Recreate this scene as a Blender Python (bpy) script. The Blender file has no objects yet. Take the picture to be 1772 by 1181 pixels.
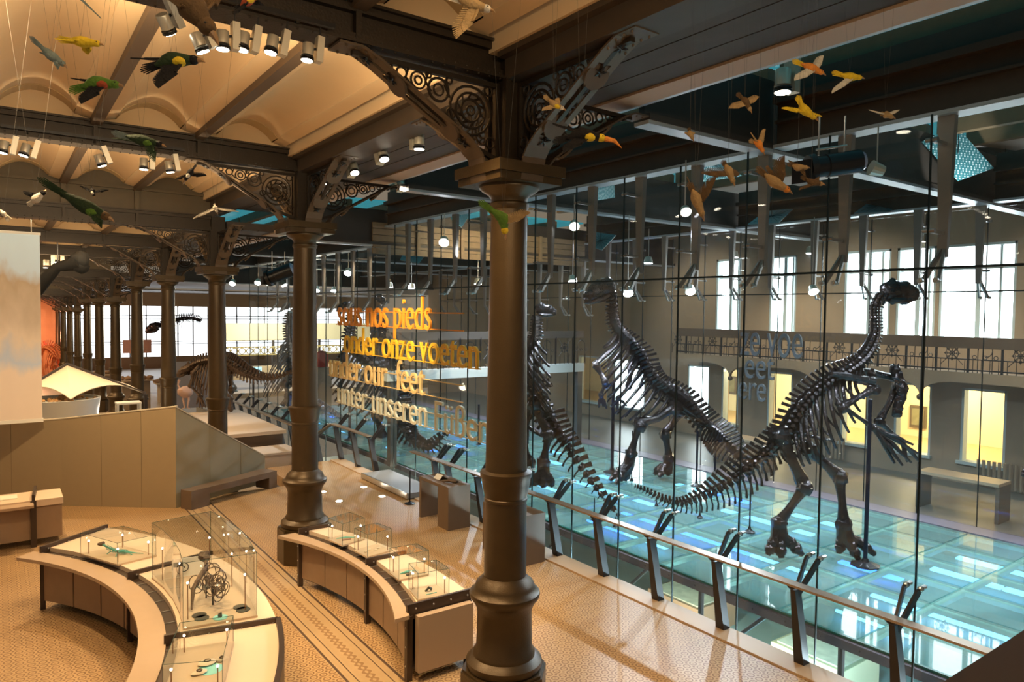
import bpy, math, random
from mathutils import Vector, Matrix, Quaternion, noise as mnoise
random.seed(7)
PI = math.pi
S = bpy.context.scene
COL = S.collection
# ------------------------------------------------------------------ camera
YAW, PIT, ROL, FPX, ZC = .6280, .04038, .01176, 1231.2, 4.75
FWD = Vector((math.sin(YAW)*math.cos(PIT), math.cos(YAW)*math.cos(PIT), -math.sin(PIT)))
_r = Vector((math.cos(YAW), -math.sin(YAW), 0)); _u = _r.cross(FWD)
RT = math.cos(ROL)*_r + math.sin(ROL)*_u
UP = -math.sin(ROL)*_r + math.cos(ROL)*_u
CAM = Vector((0, 0, ZC))
cd = bpy.data.cameras.new('camera'); cam = bpy.data.objects.new('camera', cd); COL.objects.link(cam)
m = Matrix((RT, UP, -FWD)).transposed().to_4x4(); m.translation = CAM
cam.matrix_world = m
cd.sensor_width = 36; cd.lens = FPX*36/1772; cd.clip_start = .05; cd.clip_end = 400
S.camera = cam
def ray(x, y): return FWD + RT*((x-886)/FPX) - UP*((y-590.5)/FPX)
def onX(x, y, v): d = ray(x, y); return CAM + d*(v/d.x)
def onY(x, y, v): d = ray(x, y); return CAM + d*(v/d.y)
def onZ(x, y, v): d = ray(x, y); return CAM + d*((v-ZC)/d.z)
def onD(x, y, depth): return CAM + ray(x, y)*depth
# ------------------------------------------------------------------ world, view
w = bpy.data.worlds.new('world'); S.world = w; w.use_nodes = True
w.node_tree.nodes['Background'].inputs[0].default_value = (1.0, .80, .58, 1)
w.node_tree.nodes['Background'].inputs[1].default_value = .16
S.view_settings.view_transform = 'Standard'; S.view_settings.look = 'None'
S.view_settings.exposure = 0.42; S.view_settings.gamma = 1
cy = S.cycles
cy.max_bounces = 7; cy.diffuse_bounces = 3; cy.glossy_bounces = 3; cy.transmission_bounces = 4
cy.transparent_max_bounces = 40; cy.sample_clamp_indirect = 4; cy.caustics_reflective = False; cy.caustics_refractive = False
cy.use_adaptive_sampling = True; cy.adaptive_threshold = .03; cy.use_denoising = True
try: cy.use_light_tree = True
except Exception: pass
WARM = (1, .70, .37); COOL = (.72, .86, 1.0)
def light(name, kind, loc, power, color, size=.1, target=None, angle=1.2, blend=.6, sy=None):
    l = bpy.data.lights.new(name, kind); l.energy = power; l.color = color
    if kind == 'AREA':
        l.size = size
        if sy: l.shape = 'RECTANGLE'; l.size_y = sy
    else: l.shadow_soft_size = size
    if kind == 'SPOT': l.spot_size = angle; l.spot_blend = blend
    o = bpy.data.objects.new(name, l); COL.objects.link(o); o.location = loc
    if target is not None:
        o.rotation_euler = (Vector(target)-Vector(loc)).to_track_quat('-Z', 'Y').to_euler()
    return o
# ------------------------------------------------------------------ lights
for k in range(-1, 10):
    dz_ = 0 if k < 1 else (-.53 if k < 4 else -1.1)
    for x_ in (.6, 3.0):
        if k < 0: light('bay_downlight', 'SPOT', (x_*1.4-.8, 6.0, 7.1), 480, WARM, .10, (x_+.2, 5.4, 0), 2.2, .9)
        else: light('bay_downlight', 'SPOT', (x_, 6.6+6.58*k+3.3, 7.0+dz_), 640, WARM, .10, (x_+.2, 6.6+6.58*k+3.0, 0), 2.3, .9)
    light('beam_uplight', 'AREA', (1.2, 6.6+6.58*k+.35, 7.12+dz_), 210 if k > 0 else 150, (1, .76, .46), 6, (1.2, 6.6+6.58*k+2.6, 9), sy=.2)
for y_ in (3.5, 8.5, 13, 20, 27):
    light('walkway_downlight', 'SPOT', (6.9, y_, 7.0 if y_ < 18 else 6.6), 850 if y_ < 10 else 330, (1, .72, .42), .08, (6.6, y_, 0), .95, .9)
for y_ in (3.5, 8, 12.5, 17, 24, 30):
    light('hall_spot', 'SPOT', (16.6, y_, 7.0), 1700, COOL, .12, (13.0, y_-1.5, 1.0), 1.9, .7)
    light('hall_spot', 'SPOT', (10.4, y_, 7.0), 1500, COOL, .12, (14.0, y_+.5, 1.5), 1.5, .7)
for y_ in (4, 9, 14):
    light('far_walk_light', 'SPOT', (20.2, y_, 7.3), 650, (1, .85, .66), .12, (21.2, y_, 0), 1.8, .8)
    light('back_room_light', 'POINT', (25, y_+1.5, 2.6), 420, (1, .86, .58), .3)
light('table_spot', 'SPOT', (3.2, 7.3, 7.1), 900, (1, .78, .5), .05, (4.7, 9.4, .9), .75, .5)
light('table_spot', 'SPOT', (1.4, 6.9, 7.1), 380, (1, .78, .5), .05, (2.1, 10.2, .9), .7, .6)
light('far_orange_light', 'POINT', (3, 76, 2), 600, (1, .42, .22), .4)
light('far_gallery_fill', 'POINT', (20, 55, 4), 3000, (1, .9, .65), .5)  # added fill, stands in for window light on the far balcony front
light('tent_light', 'POINT', (2.6, 25.2, 1.6), 30, (1, .85, .6), .15)

for y_ in (6, 12, 18):
    light('far_wall_wash', 'SPOT', (18.3, y_, 6.9), 420, (1, .93, .82), .1, (22.4, y_, 4.5), 1.5, .8)
light('blue_accent', 'SPOT', (12.5, 13.5, .25), 500, (.05, .2, 1), .05, (14.8, 15.2, 3.2), .7, .5)
light('blue_accent', 'SPOT', (11.5, 9.6, .2), 160, (.05, .2, 1), .05, (13.5, 11.3, 2.0), .7, .5)
for y_ in (3, 7, 11):
    light('pit_light', 'POINT', (12.5, y_, -2.2), 750, ((.7, .9, 1), (.55, .85, 1), (1, .88, .65))[y_ % 3], .3)
light('sign_light', 'SPOT', (6.2, 15.5, 7.0), 2000, (1, .84, .6), .06, (9.1, 18.0, 3.2), .9, .6)
light('sign_light', 'SPOT', (6.2, 20.0, 7.0), 2000, (1, .84, .6), .06, (9.1, 20.5, 3.2), .9, .6)
light('roof_screen_fill', 'SPOT', (12.5, 16.8, 6.6), 500, (1, .8, .5), .1, (13.2, 19.6, 7.0), 2.2, .8)  # added spot without a fixture, brightens the plank screen at the roof step

# ------------------------------------------------------------------ materials
MAT = {}
def mat(name, col, rough=.6, metal=0, bump=0, bscale=20, vary=0, vscale=6, emit=0, ecol=None, spec=.5, coat=0):
    if name in MAT: return MAT[name]
    m = bpy.data.materials.new(name); m.use_nodes = True; nt = m.node_tree; b = nt.nodes['Principled BSDF']
    b.inputs['Base Color'].default_value = (*col, 1); b.inputs['Roughness'].default_value = rough
    b.inputs['Metallic'].default_value = metal; b.inputs['Specular IOR Level'].default_value = spec
    if coat: b.inputs['Coat Weight'].default_value = coat
    if emit:
        b.inputs['Emission Color'].default_value = (*(ecol or col), 1); b.inputs['Emission Strength'].default_value = emit
    if vary or bump:
        tc = nt.nodes.new('ShaderNodeTexCoord')
    if vary:
        n = nt.nodes.new('ShaderNodeTexNoise'); n.inputs['Scale'].default_value = vscale; n.inputs['Detail'].default_value = 4
        nt.links.new(tc.outputs['Object'], n.inputs['Vector'])
        r = nt.nodes.new('ShaderNodeMix'); r.data_type = 'RGBA'
        r.inputs[6].default_value = (*[c*(1-vary) for c in col], 1); r.inputs[7].default_value = (*[min(1, c*(1+vary)) for c in col], 1)
        nt.links.new(n.outputs['Fac'], r.inputs[0]); nt.links.new(r.outputs[2], b.inputs['Base Color'])
    if bump:
        n2 = nt.nodes.new('ShaderNodeTexNoise'); n2.inputs['Scale'].default_value = bscale; n2.inputs['Detail'].default_value = 3
        nt.links.new(tc.outputs['Object'], n2.inputs['Vector'])
        bp = nt.nodes.new('ShaderNodeBump'); bp.inputs['Strength'].default_value = bump; bp.inputs['Distance'].default_value = .02
        nt.links.new(n2.outputs['Fac'], bp.inputs['Height']); nt.links.new(bp.outputs[0], b.inputs['Normal'])
    MAT[name] = m; return m
def schlick(nt, f0=.04):
    lw = nt.nodes.new('ShaderNodeLayerWeight'); lw.inputs[0].default_value = .5
    p = nt.nodes.new('ShaderNodeMath'); p.operation = 'POWER'; p.inputs[1].default_value = 5; nt.links.new(lw.outputs['Facing'], p.inputs[0])
    q = nt.nodes.new('ShaderNodeMath'); q.operation = 'MULTIPLY_ADD'; q.inputs[1].default_value = 1-f0; q.inputs[2].default_value = f0; nt.links.new(p.outputs[0], q.inputs[0])
    return q
def glassmat(name, tint, refl=1.0, rough=.02, ior=1.45, haze=0, hazecol=(.8, .9, 1)):
    m = bpy.data.materials.new(name); m.use_nodes = True; nt = m.node_tree; nt.nodes.clear()
    out = nt.nodes.new('ShaderNodeOutputMaterial'); t = nt.nodes.new('ShaderNodeBsdfTransparent'); t.inputs[0].default_value = (*tint, 1)
    g = nt.nodes.new('ShaderNodeBsdfGlossy'); g.inputs['Roughness'].default_value = rough
    f = schlick(nt)
    mu = nt.nodes.new('ShaderNodeMath'); mu.operation = 'MULTIPLY'; mu.inputs[1].default_value = refl
    mx = nt.nodes.new('ShaderNodeMixShader')
    nt.links.new(f.outputs[0], mu.inputs[0]); nt.links.new(mu.outputs[0], mx.inputs[0])
    nt.links.new(t.outputs[0], mx.inputs[1]); nt.links.new(g.outputs[0], mx.inputs[2])
    last = mx
    if haze:
        d = nt.nodes.new('ShaderNodeBsdfDiffuse'); d.inputs[0].default_value = (*hazecol, 1)
        m2 = nt.nodes.new('ShaderNodeMixShader'); m2.inputs[0].default_value = haze
        nt.links.new(mx.outputs[0], m2.inputs[1]); nt.links.new(d.outputs[0], m2.inputs[2]); last = m2
    nt.links.new(last.outputs[0], out.inputs[0]); MAT[name] = m; return m
def emat(name, col, s):
    m = bpy.data.materials.new(name); m.use_nodes = True; nt = m.node_tree; nt.nodes.clear()
    out = nt.nodes.new('ShaderNodeOutputMaterial'); e = nt.nodes.new('ShaderNodeEmission')
    e.inputs[0].default_value = (*col, 1); e.inputs[1].default_value = s; nt.links.new(e.outputs[0], out.inputs[0]); MAT[name] = m; return m
iron = mat('dark_bronze_iron', (.060, .036, .013), .38, .35, bump=.12, bscale=60, vary=.15)
iron_dk = mat('dark_beam_iron', (.022, .013, .006), .5, .25, bump=.15, bscale=40, vary=.2)
iron_lt = mat('worn_bracket_iron', (.085, .055, .032), .5, .2, vary=.2)
cream = mat('cream_plaster', (.66, .47, .27), .85, vary=.05, vscale=2)
cream_dk = mat('ochre_plaster_band', (.55, .38, .19), .85, vary=.05)
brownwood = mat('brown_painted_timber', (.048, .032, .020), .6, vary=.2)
tanstrip = mat('tan_painted_strip', (.42, .29, .19), .6)
greymetal = mat('pale_grey_steel', (.42, .45, .48), .4, .5)
steel = mat('brushed_steel', (.55, .53, .50), .28, .9, bump=.05, bscale=80)
finmat = mat('grey_brown_fin_steel', (.24, .21, .19), .35, .5)
postmat = mat('dark_post_steel', (.040, .034, .034), .35, .5)
railmat = mat('brushed_bronze_rail', (.36, .27, .20), .28, .7)
black = mat('black_metal', (.012, .012, .014), .35, .3)
white = mat('white_paint', (.80, .78, .72), .5)
taupe = mat('taupe_laminate', (.135, .090, .058), .5, vary=.08)
desk = mat('beige_desk_laminate', (.40, .275, .17), .38, vary=.05)
desktop = mat('pale_table_top', (.66, .50, .35), .5)
deskdark = mat('dark_brown_edge_steel', (.055, .035, .024), .4, .3)
panelm = mat('greige_partition_panel', (.30, .225, .13), .8, vary=.04)
panelm2 = mat('grey_partition_panel', (.25, .22, .15), .8, vary=.04)
bone = mat('black_bronze_bone', (.060, .050, .050), .24, .85, bump=.8, bscale=16, vary=.5, vscale=9)
bonebr = mat('brown_fossil_bone', (.10, .06, .035), .4, .2, bump=.5, bscale=30, vary=.4)
glass = glassmat('clear_curtain_glass', (.965, .985, .98), .6, haze=.008)
glasscase = glassmat('display_case_glass', (.95, .98, .97), 1.3)
lampglow = emat('lamp_glow_warm', (1, .86, .66), 22)
lampcool = emat('lamp_glow_cool', (.92, .96, 1), 26)
# ------------------------------------------------------------------ mesh builder
class MB:
    def __init__(s): s.v = []; s.f = []
    def add(s, vs, fs):
        n = len(s.v); s.v += [Vector(v) for v in vs]; s.f += [tuple(i+n for i in f) for f in fs]; return s
    def box(s, x0, x1, y0, y1, z0, z1):
        return s.add([(x0, y0, z0), (x1, y0, z0), (x1, y1, z0), (x0, y1, z0), (x0, y0, z1), (x1, y0, z1), (x1, y1, z1), (x0, y1, z1)],
                     [(0, 3, 2, 1), (4, 5, 6, 7), (0, 1, 5, 4), (1, 2, 6, 5), (2, 3, 7, 6), (3, 0, 4, 7)])
    def hexa(s, b, t):           # two quads (lists of 4 points)
        return s.add(list(b)+list(t), [(0, 3, 2, 1), (4, 5, 6, 7), (0, 1, 5, 4), (1, 2, 6, 5), (2, 3, 7, 6), (3, 0, 4, 7)])
    def bar(s, a, b, w, h=None, up=(0, 0, 1), w2=None, h2=None):
        a = Vector(a); b = Vector(b); h = w if h is None else h; w2 = w if w2 is None else w2; h2 = h if h2 is None else h2
        t = (b-a).normalized(); u = Vector(up)
        if abs(t.dot(u)) > .98: u = Vector((0, 1, 0))
        x = t.cross(u).normalized(); y = x.cross(t)
        q = [(-1, -1), (1, -1), (1, 1), (-1, 1)]
        return s.hexa([a+x*(i*w/2)+y*(j*h/2) for i, j in q], [b+x*(i*w2/2)+y*(j*h2/2) for i, j in q])
    def tube(s, pts, r, n=8, cap=True, flat=1.0):
        P = [Vector(p) for p in pts]; R = r if isinstance(r, (list, tuple)) else [r]*len(P)
        t0 = (P[1]-P[0]).normalized(); u = Vector((0, 0, 1)) if abs(t0.z) < .9 else Vector((1, 0, 0))
        x = t0.cross(u).normalized(); base = len(s.v)
        for i, p in enumerate(P):
            t = (P[min(i+1, len(P)-1)]-P[max(i-1, 0)])
            if t.length < 1e-9: t = t0
            t.normalize(); x = (x-t*x.dot(t)).normalized(); y = t.cross(x)
            for k in range(n):
                a = 2*PI*k/n; s.v.append(p+x*(math.cos(a)*R[i])+y*(math.sin(a)*R[i]*flat))
        for i in range(len(P)-1):
            for k in range(n):
                a = base+i*n+k; b = base+i*n+(k+1) % n; s.f.append((a, b, b+n, a+n))
        if cap:
            s.f.append(tuple(base+k for k in range(n))[::-1]); s.f.append(tuple(base+(len(P)-1)*n+k for k in range(n)))
        return s
    def lathe(s, prof, n=24, c=(0, 0, 0), rot=0):
        base = len(s.v); c = Vector(c)
        for r, z in prof:
            for k in range(n):
                a = 2*PI*k/n+rot; s.v.append(c+Vector((r*math.cos(a), r*math.sin(a), z)))
        for i in range(len(prof)-1):
            for k in range(n):
                a = base+i*n+k; b = base+i*n+(k+1) % n; s.f.append((a, b, b+n, a+n))
        s.f.append(tuple(base+k for k in range(n))[::-1]); s.f.append(tuple(base+(len(prof)-1)*n+k for k in range(n)))
        return s
    def prism(s, poly, z0, z1):
        n = len(poly)
        return s.add([(x, y, z0) for x, y in poly]+[(x, y, z1) for x, y in poly],
                     [tuple(range(n))[::-1], tuple(range(n, 2*n))]+[(i, (i+1) % n, n+(i+1) % n, n+i) for i in range(n)])
    def extr(s, poly, d):        # 3-D polygon extruded along d
        n = len(poly); d = Vector(d); P = [Vector(p) for p in poly]
        return s.add(P+[p+d for p in P], [tuple(range(n))[::-1], tuple(range(n, 2*n))]+[(i, (i+1) % n, n+(i+1) % n, n+i) for i in range(n)])
    def ball(s, c, r, n=8, m=6, sc=(1, 1, 1), q=None, rough=0, seed=0):
        c = Vector(c); base = len(s.v)
        for i in range(m+1):
            ph = PI*i/m
            for k in range(n):
                a = 2*PI*k/n; d = Vector((math.sin(ph)*math.cos(a), math.sin(ph)*math.sin(a), math.cos(ph)))
                k_ = 1+(rough*mnoise.noise(d*1.7+Vector((seed, seed*.7, 0))) if rough else 0)
                p = Vector((d.x*sc[0], d.y*sc[1], d.z*sc[2]))*(r*k_)
                if q: p = q @ p
                s.v.append(c+p)
        for i in range(m):
            for k in range(n):
                a = base+i*n+k; b = base+i*n+(k+1) % n; s.f.append((a, a+n, b+n, b))
        return s
    def torus(s, c, R, r, axis=(0, 1, 0), n=20, m=6, a0=0, a1=2*PI):
        ax = Vector(axis).normalized(); u = ax.orthogonal().normalized() if abs(ax.z) > .5 else Vector((0, 0, 1)); v = ax.cross(u)
        k = n if abs(a1-a0-2*PI) > 1e-6 else n
        pts = [Vector(c)+u*(R*math.cos(a0+(a1-a0)*i/k))+v*(R*math.sin(a0+(a1-a0)*i/k)) for i in range(k+1)]
        return s.tube(pts, r, m)
    def xf(s, M):
        s.v = [M @ p for p in s.v]; return s
    def join(s, o): n = len(s.v); s.v += list(o.v); s.f += [tuple(i+n for i in f) for f in o.f]; return s
    def build(s, name, m, parent=None, smooth=False, label=None, angle=None):
        me = bpy.data.meshes.new(name); off = Vector((0, 0, 0))
        if parent is None:
            if s.v:
                xs = [p.x for p in s.v]; ys = [p.y for p in s.v]
                off = Vector(((min(xs)+max(xs))/2, (min(ys)+max(ys))/2, min(p.z for p in s.v)))
        else:
            q = parent
            while q: off = off+q.location; q = q.parent
        me.from_pydata([tuple(p-off) for p in s.v], [], s.f)
        me.materials.append(m)
        if smooth:
            for p in me.polygons: p.use_smooth = True
            try: me.set_sharp_from_angle(angle=angle or .7)
            except Exception: pass
        me.update()
        o = bpy.data.objects.new(name, me); COL.objects.link(o)
        if parent is None: o.location = off
        else: o.parent = parent
        if label: o['label'] = label
        return o
def tag(o, label, cat, group=None, kind=None):
    o['label'] = label; o['category'] = cat
    if group: o['group'] = group
    if kind: o['kind'] = kind
    return o
def thing(name, label, cat, loc=(0, 0, 0), group=None):
    o = bpy.data.objects.new(name, None); COL.objects.link(o); o.location = loc; o.empty_display_size = .2
    return tag(o, label, cat, group)
def struct(name, mb, m, smooth=False):
    o = mb.build(name, m, smooth=smooth); o['kind'] = 'structure'; return o
def kids(o): return [c for c in ALLKIDS.get(o.name, [])] or list(o.children)
ALLKIDS = {}
def dup(o, parent=None):
    c = o.copy(); COL.objects.link(c); c.parent = parent
    for ch in o.children: dup(ch, c)
    return c
def place(proto, used, label, loc, rot=None, scale=None, group=None):
    r = proto if not used else dup(proto)
    r.location = loc
    if rot is not None: r.rotation_euler = rot
    if scale is not None: r.scale = scale if isinstance(scale, (tuple, list)) else (scale,)*3
    r['label'] = label
    if group: r['group'] = group
    return r
ORD = ['first', 'second', 'third', 'fourth', 'fifth', 'sixth', 'seventh', 'eighth', 'ninth', 'tenth', 'eleventh', 'twelfth', 'thirteenth', 'fourteenth',
       'fifteenth', 'sixteenth', 'seventeenth', 'eighteenth', 'nineteenth', 'twentieth', 'twenty-first', 'twenty-second', 'twenty-third', 'twenty-fourth', 'twenty-fifth', 'twenty-sixth', 'twenty-seventh', 'twenty-eighth']
# ================================================================== BUILDING
CX = 4.73                        # column row
def cy_(k): return 6.6+6.58*k
def lvl(k): return 0 if k < 2 else (-.53 if k < 5 else (-1.12 if k < 8 else -1.7))
# ---- mosaic floor material
def floor_mat(name, c1, c2, c3, border=True, scale=.128):
    m = bpy.data.materials.new(name); m.use_nodes = True; nt = m.node_tree; b = nt.nodes['Principled BSDF']
    N = lambda t, **k: nt.nodes.new(t)
    def M(op, a, c=None, d=None):
        n = nt.nodes.new('ShaderNodeMath'); n.operation = op
        for i, x in enumerate((a, c, d)):
            if x is None: continue
            if isinstance(x, (int, float)): n.inputs[i].default_value = x
            else: nt.links.new(x, n.inputs[i])
        return n.outputs[0]
    g = N('ShaderNodeNewGeometry'); sp = N('ShaderNodeSeparateXYZ'); nt.links.new(g.outputs['Position'], sp.inputs[0])
    X, Y = sp.outputs[0], sp.outputs[1]
    fx = M('SUBTRACT', M('FRACT', M('DIVIDE', X, scale)), .5); fy = M('SUBTRACT', M('FRACT', M('DIVIDE', Y, scale)), .5)
    d = M('SQRT', M('ADD', M('MULTIPLY', fx, fx), M('MULTIPLY', fy, fy)))
    ring = M('COMPARE', d, .34, .07); dot = M('LESS_THAN', d, .13)
    gx = M('SUBTRACT', M('FRACT', M('ADD', M('DIVIDE', X, scale), .5)), .5); gy = M('SUBTRACT', M('FRACT', M('ADD', M('DIVIDE', Y, scale), .5)), .5)
    d2 = M('ADD', M('ABSOLUTE', gx), M('ABSOLUTE', gy)); dia = M('LESS_THAN', d2, .17)
    mask = M('MINIMUM', M('ADD', M('ADD', ring, dot), dia), 1)
    def mix(f, a, b_):
        n = nt.nodes.new('ShaderNodeMix'); n.data_type = 'RGBA'
        nt.links.new(f, n.inputs[0])
        for i, x in ((6, a), (7, b_)):
            if isinstance(x, tuple): n.inputs[i].default_value = (*x, 1)
            else: nt.links.new(x, n.inputs[i])
        return n.outputs[2]
    col = mix(mask, c1, c2); col = mix(dot, col, c3)
    if border:
        # dark lines and a scroll band that run along the colonnade
        inb = M('MULTIPLY', M('GREATER_THAN', X, 3.55), M('LESS_THAN', X, 4.22))
        wv = M('SINE', M('MULTIPLY', Y, 26.0)); off = M('MULTIPLY', wv, .045)
        scroll = M('LESS_THAN', M('ABSOLUTE', M('SUBTRACT', M('ABSOLUTE', M('SUBTRACT', X, 3.885)), M('ABSOLUTE', off))), .022)
        bc = mix(scroll, (.40, .27, .14), (.27, .16, .075)); col = mix(inb, col, bc)
        for x0, hw in ((3.58, .018), (3.70, .008), (4.07, .008), (4.19, .02)):
            ln = M('COMPARE', X, x0, hw); col = mix(ln, col, (.085, .05, .03))
        inh = M('GREATER_THAN', M('ABSOLUTE', M('SUBTRACT', X, 3.7)), 99)
    nz = N('ShaderNodeTexNoise'); nz.inputs['Scale'].default_value = 1.1; nz.inputs['Detail'].default_value = 5
    nt.links.new(g.outputs['Position'], nz.inputs['Vector'])
    mr = N('ShaderNodeMapRange'); mr.inputs[3].default_value = .82; mr.inputs[4].default_value = 1.15; nt.links.new(nz.outputs['Fac'], mr.inputs[0])
    vm = N('ShaderNodeVectorMath'); vm.operation = 'SCALE'; nt.links.new(col, vm.inputs[0]); nt.links.new(mr.outputs[0], vm.inputs['Scale'])
    nt.links.new(vm.outputs[0], b.inputs['Base Color']); b.inputs['Roughness'].default_value = .45
    return m
tile = floor_mat('mosaic_floor_tiles', (.42, .27, .13), (.20, .105, .04), (.34, .20, .09))
tile_far = floor_mat('mosaic_floor_tiles_far', (.30, .24, .18), (.20, .155, .11), (.26, .20, .14), border=False)
struct('floor', MB().box(-3, 8.5, -4, 18.95, -.3, 0).box(-3, 4.1, 18.95, 22.6, -.3, 0), tile)
struct('floor', MB().box(6.5, 8.5, 18.95, 21.4, -.3, 0), tile)
struct('floor', MB().box(-3, 8.5, 18.951, 36, -.9, -.531), tile_far)
struct('floor', MB().box(-3, 8.5, 36, 56, -1.5, -1.121), tile_far)
struct('floor', MB().box(-3, 40, 56, 86, -2.1, -1.701), tile_far)
kerb = mat('pale_kerb_stone', (.44, .30, .18), .45)
struct('trim_1', MB().box(8.5, 8.92, -4, 21.4, -.35, .025), kerb)
struct('trim_2', MB().box(8.5, 8.98, 21.4, 36, -.9, -.51), kerb)
# ---- warm side ceiling: jack arches between iron ribs
def vault(x0, x1, y0, y1, z):
    mb = MB(); n = 12; t = .22; rise = .25
    prof = [(x0, z), (x0+t, z+.06)]
    xa, xb = x0+t, x1-t
    for i in range(n+1):
        a = i/n; x = xa+(xb-xa)*a; prof.append((x, z+.06+.02+rise*math.sin(PI*a)**.8))
    prof += [(x1-t, z+.06), (x1, z)]
    top = [(x, zz+.08) for x, zz in prof]
    ya, yb = y0+.28, y1-.28
    poly = prof+top[::-1]
    k = len(poly); vs = [(x, y0, zz) for x, zz in poly]+[(x, y1, zz) for x, zz in poly]
    q = len(prof)
    fs = []
    for i in range(q-1):
        fs.append((i, i+1, k+i+1, k+i)); j = k-1-i; fs.append((j, k+j, k+j-1, j-1))
    mb.add(vs, fs)
    # arched end bands at both beams
    mb_b = ENDB
    for yy, dd in ((y0, .34), (y1, -.34)):
        low = [(x, zz-.014) for x, zz in prof[1:-1]]
        hi = [(x, zz-.004) for x, zz in prof[1:-1]]
        for i in range(len(low)-1):
            (xa_, za), (xb_, zb) = low[i], low[i+1]; (xc, zc), (xd, zd) = hi[i], hi[i+1]
            ENDB.hexa([(xa_, yy, za), (xb_, yy, zb), (xb_, yy+dd, zb), (xa_, yy+dd, za)], [(xc, yy, zc), (xd, yy, zd), (xd, yy+dd, zd), (xc, yy+dd, zc)])
    return mb
RIBS = [-3.27, -1.74, -.21, 1.32, 2.85, 4.38]
for b in range(-1, 11):
    y0, y1 = cy_(b)+.06, cy_(b+1)-.06; z = 7.72+lvl(b+1 if b not in (1, 4, 7) else b)
    if b in (2,): z = 7.72+lvl(2)
    zb = 7.72+(0 if b+1 <= 2 else (-.53 if b+1 <= 5 else (-1.12 if b+1 <= 8 else -1.7)))
    c = MB(); ENDB = MB()
    for i in range(5):
        c.join(vault(RIBS[i]+.07, RIBS[i+1]-.07, y0, y1, zb))
    o = struct('ceiling', c, cream, smooth=True); struct('trim_%d' % (b+31), ENDB, cream_dk)
    if b < 9:
        for i in range(1 if b < 5 else 2, 5):
            x = RIBS[i]; o = MB().box(x-.075, x+.075, y0, y1, zb-.10, zb+.02).box(x-.03, x+.03, y0, y1, zb-.02, zb+.4)
            o = o.build('ceiling_rib', iron_lt if b > 3 else mat('rib_brown_iron', (.10, .065, .04), .5, .2))
            tag(o, 'dark iron ceiling rib, %s from the right in the %s vaulted bay' % (ORD[4-i], ORD[b+1]), 'ceiling rib', 'ribs between the ceiling vaults')
# ---- cross beams of the warm side
def ibeam(mb, a, b, z0, z1, wf=.34, rivets=True, axis='x', off=0):
    L = abs(b-a)
    if axis == 'x':
        B = lambda l0, l1, w0, w1, h0, h1: mb.box(l0, l1, off+w0, off+w1, h0, h1)
    else:
        B = lambda l0, l1, w0, w1, h0, h1: mb.box(off+w0, off+w1, l0, l1, h0, h1)
    B(a, b, -wf/2, wf/2, z0, z0+.03); B(a, b, -wf/2, wf/2, z1-.03, z1); B(a, b, -.045, .045, z0+.03, z1-.03)
    B(a, b, -.12, .12, z0+.03, z0+.10); B(a, b, -.12, .12, z1-.1, z1-.03)
    if rivets:
        n = int(L/.14)
        for i in range(n):
            t = a+(i+.5)*L/n
            for w_ in (-wf/2+.035, wf/2-.035):
                p = (t, off+w_, z0) if axis == 'x' else (off+w_, t, z0)
                mb.ball(p, .016, 5, 3)
            for w_ in (-.045, .045):
                for zz in (z0+.05,):
                    p = (t, off+(w_*2.7), zz) if axis == 'x' else (off+w_*2.7, t, zz)
                    mb.ball(p, .014, 5, 3)
    return mb
for k in range(0, 12):
    y = cy_(k); dz = lvl(k); drop = k in (2, 5, 8)
    zt = 7.70+(0 if k <= 2 else (-.53 if k <= 5 else (-1.12 if k <= 8 else -1.7)))
    root = thing('riveted_cross_beam', 'riveted iron cross beam over the %s column of the colonnade' % ORD[k], 'beam', (CX, y, 7.3+dz), 'cross beams of the colonnade')
    mb = MB(); ibeam(mb, -3, CX-.17, 7.30+dz, 7.70+dz, off=y, rivets=k < 3)
    if not drop: struct('ceiling', MB().box(-3, CX-.3, y-.058, y+.058, zt, zt+.5), cream)
    if k < 5:
        for x in RIBS[1:5]:
            for sy in (-.13, .13): mb.box(x-.03, x+.03, y+min(sy, sy*.4), y+max(sy, sy*.4), 7.34+dz, 7.66+dz)
    mb.build('girder', iron_dk, root)
    if drop:
        p = MB().box(-3, CX-.17, y-.04, y+.04, 7.7+dz, zt+.5)
        p.box(-3, CX-.17, y-.12, y-.04, zt-.06, zt)
        for x in RIBS[1:5]: p.box(x-.05, x+.05, y-.14, y-.04, 7.7+dz, zt)
        p.build('upper_panel', mat('brown_beam_panel', (.07, .048, .022), .6, vary=.15), root)
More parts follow.
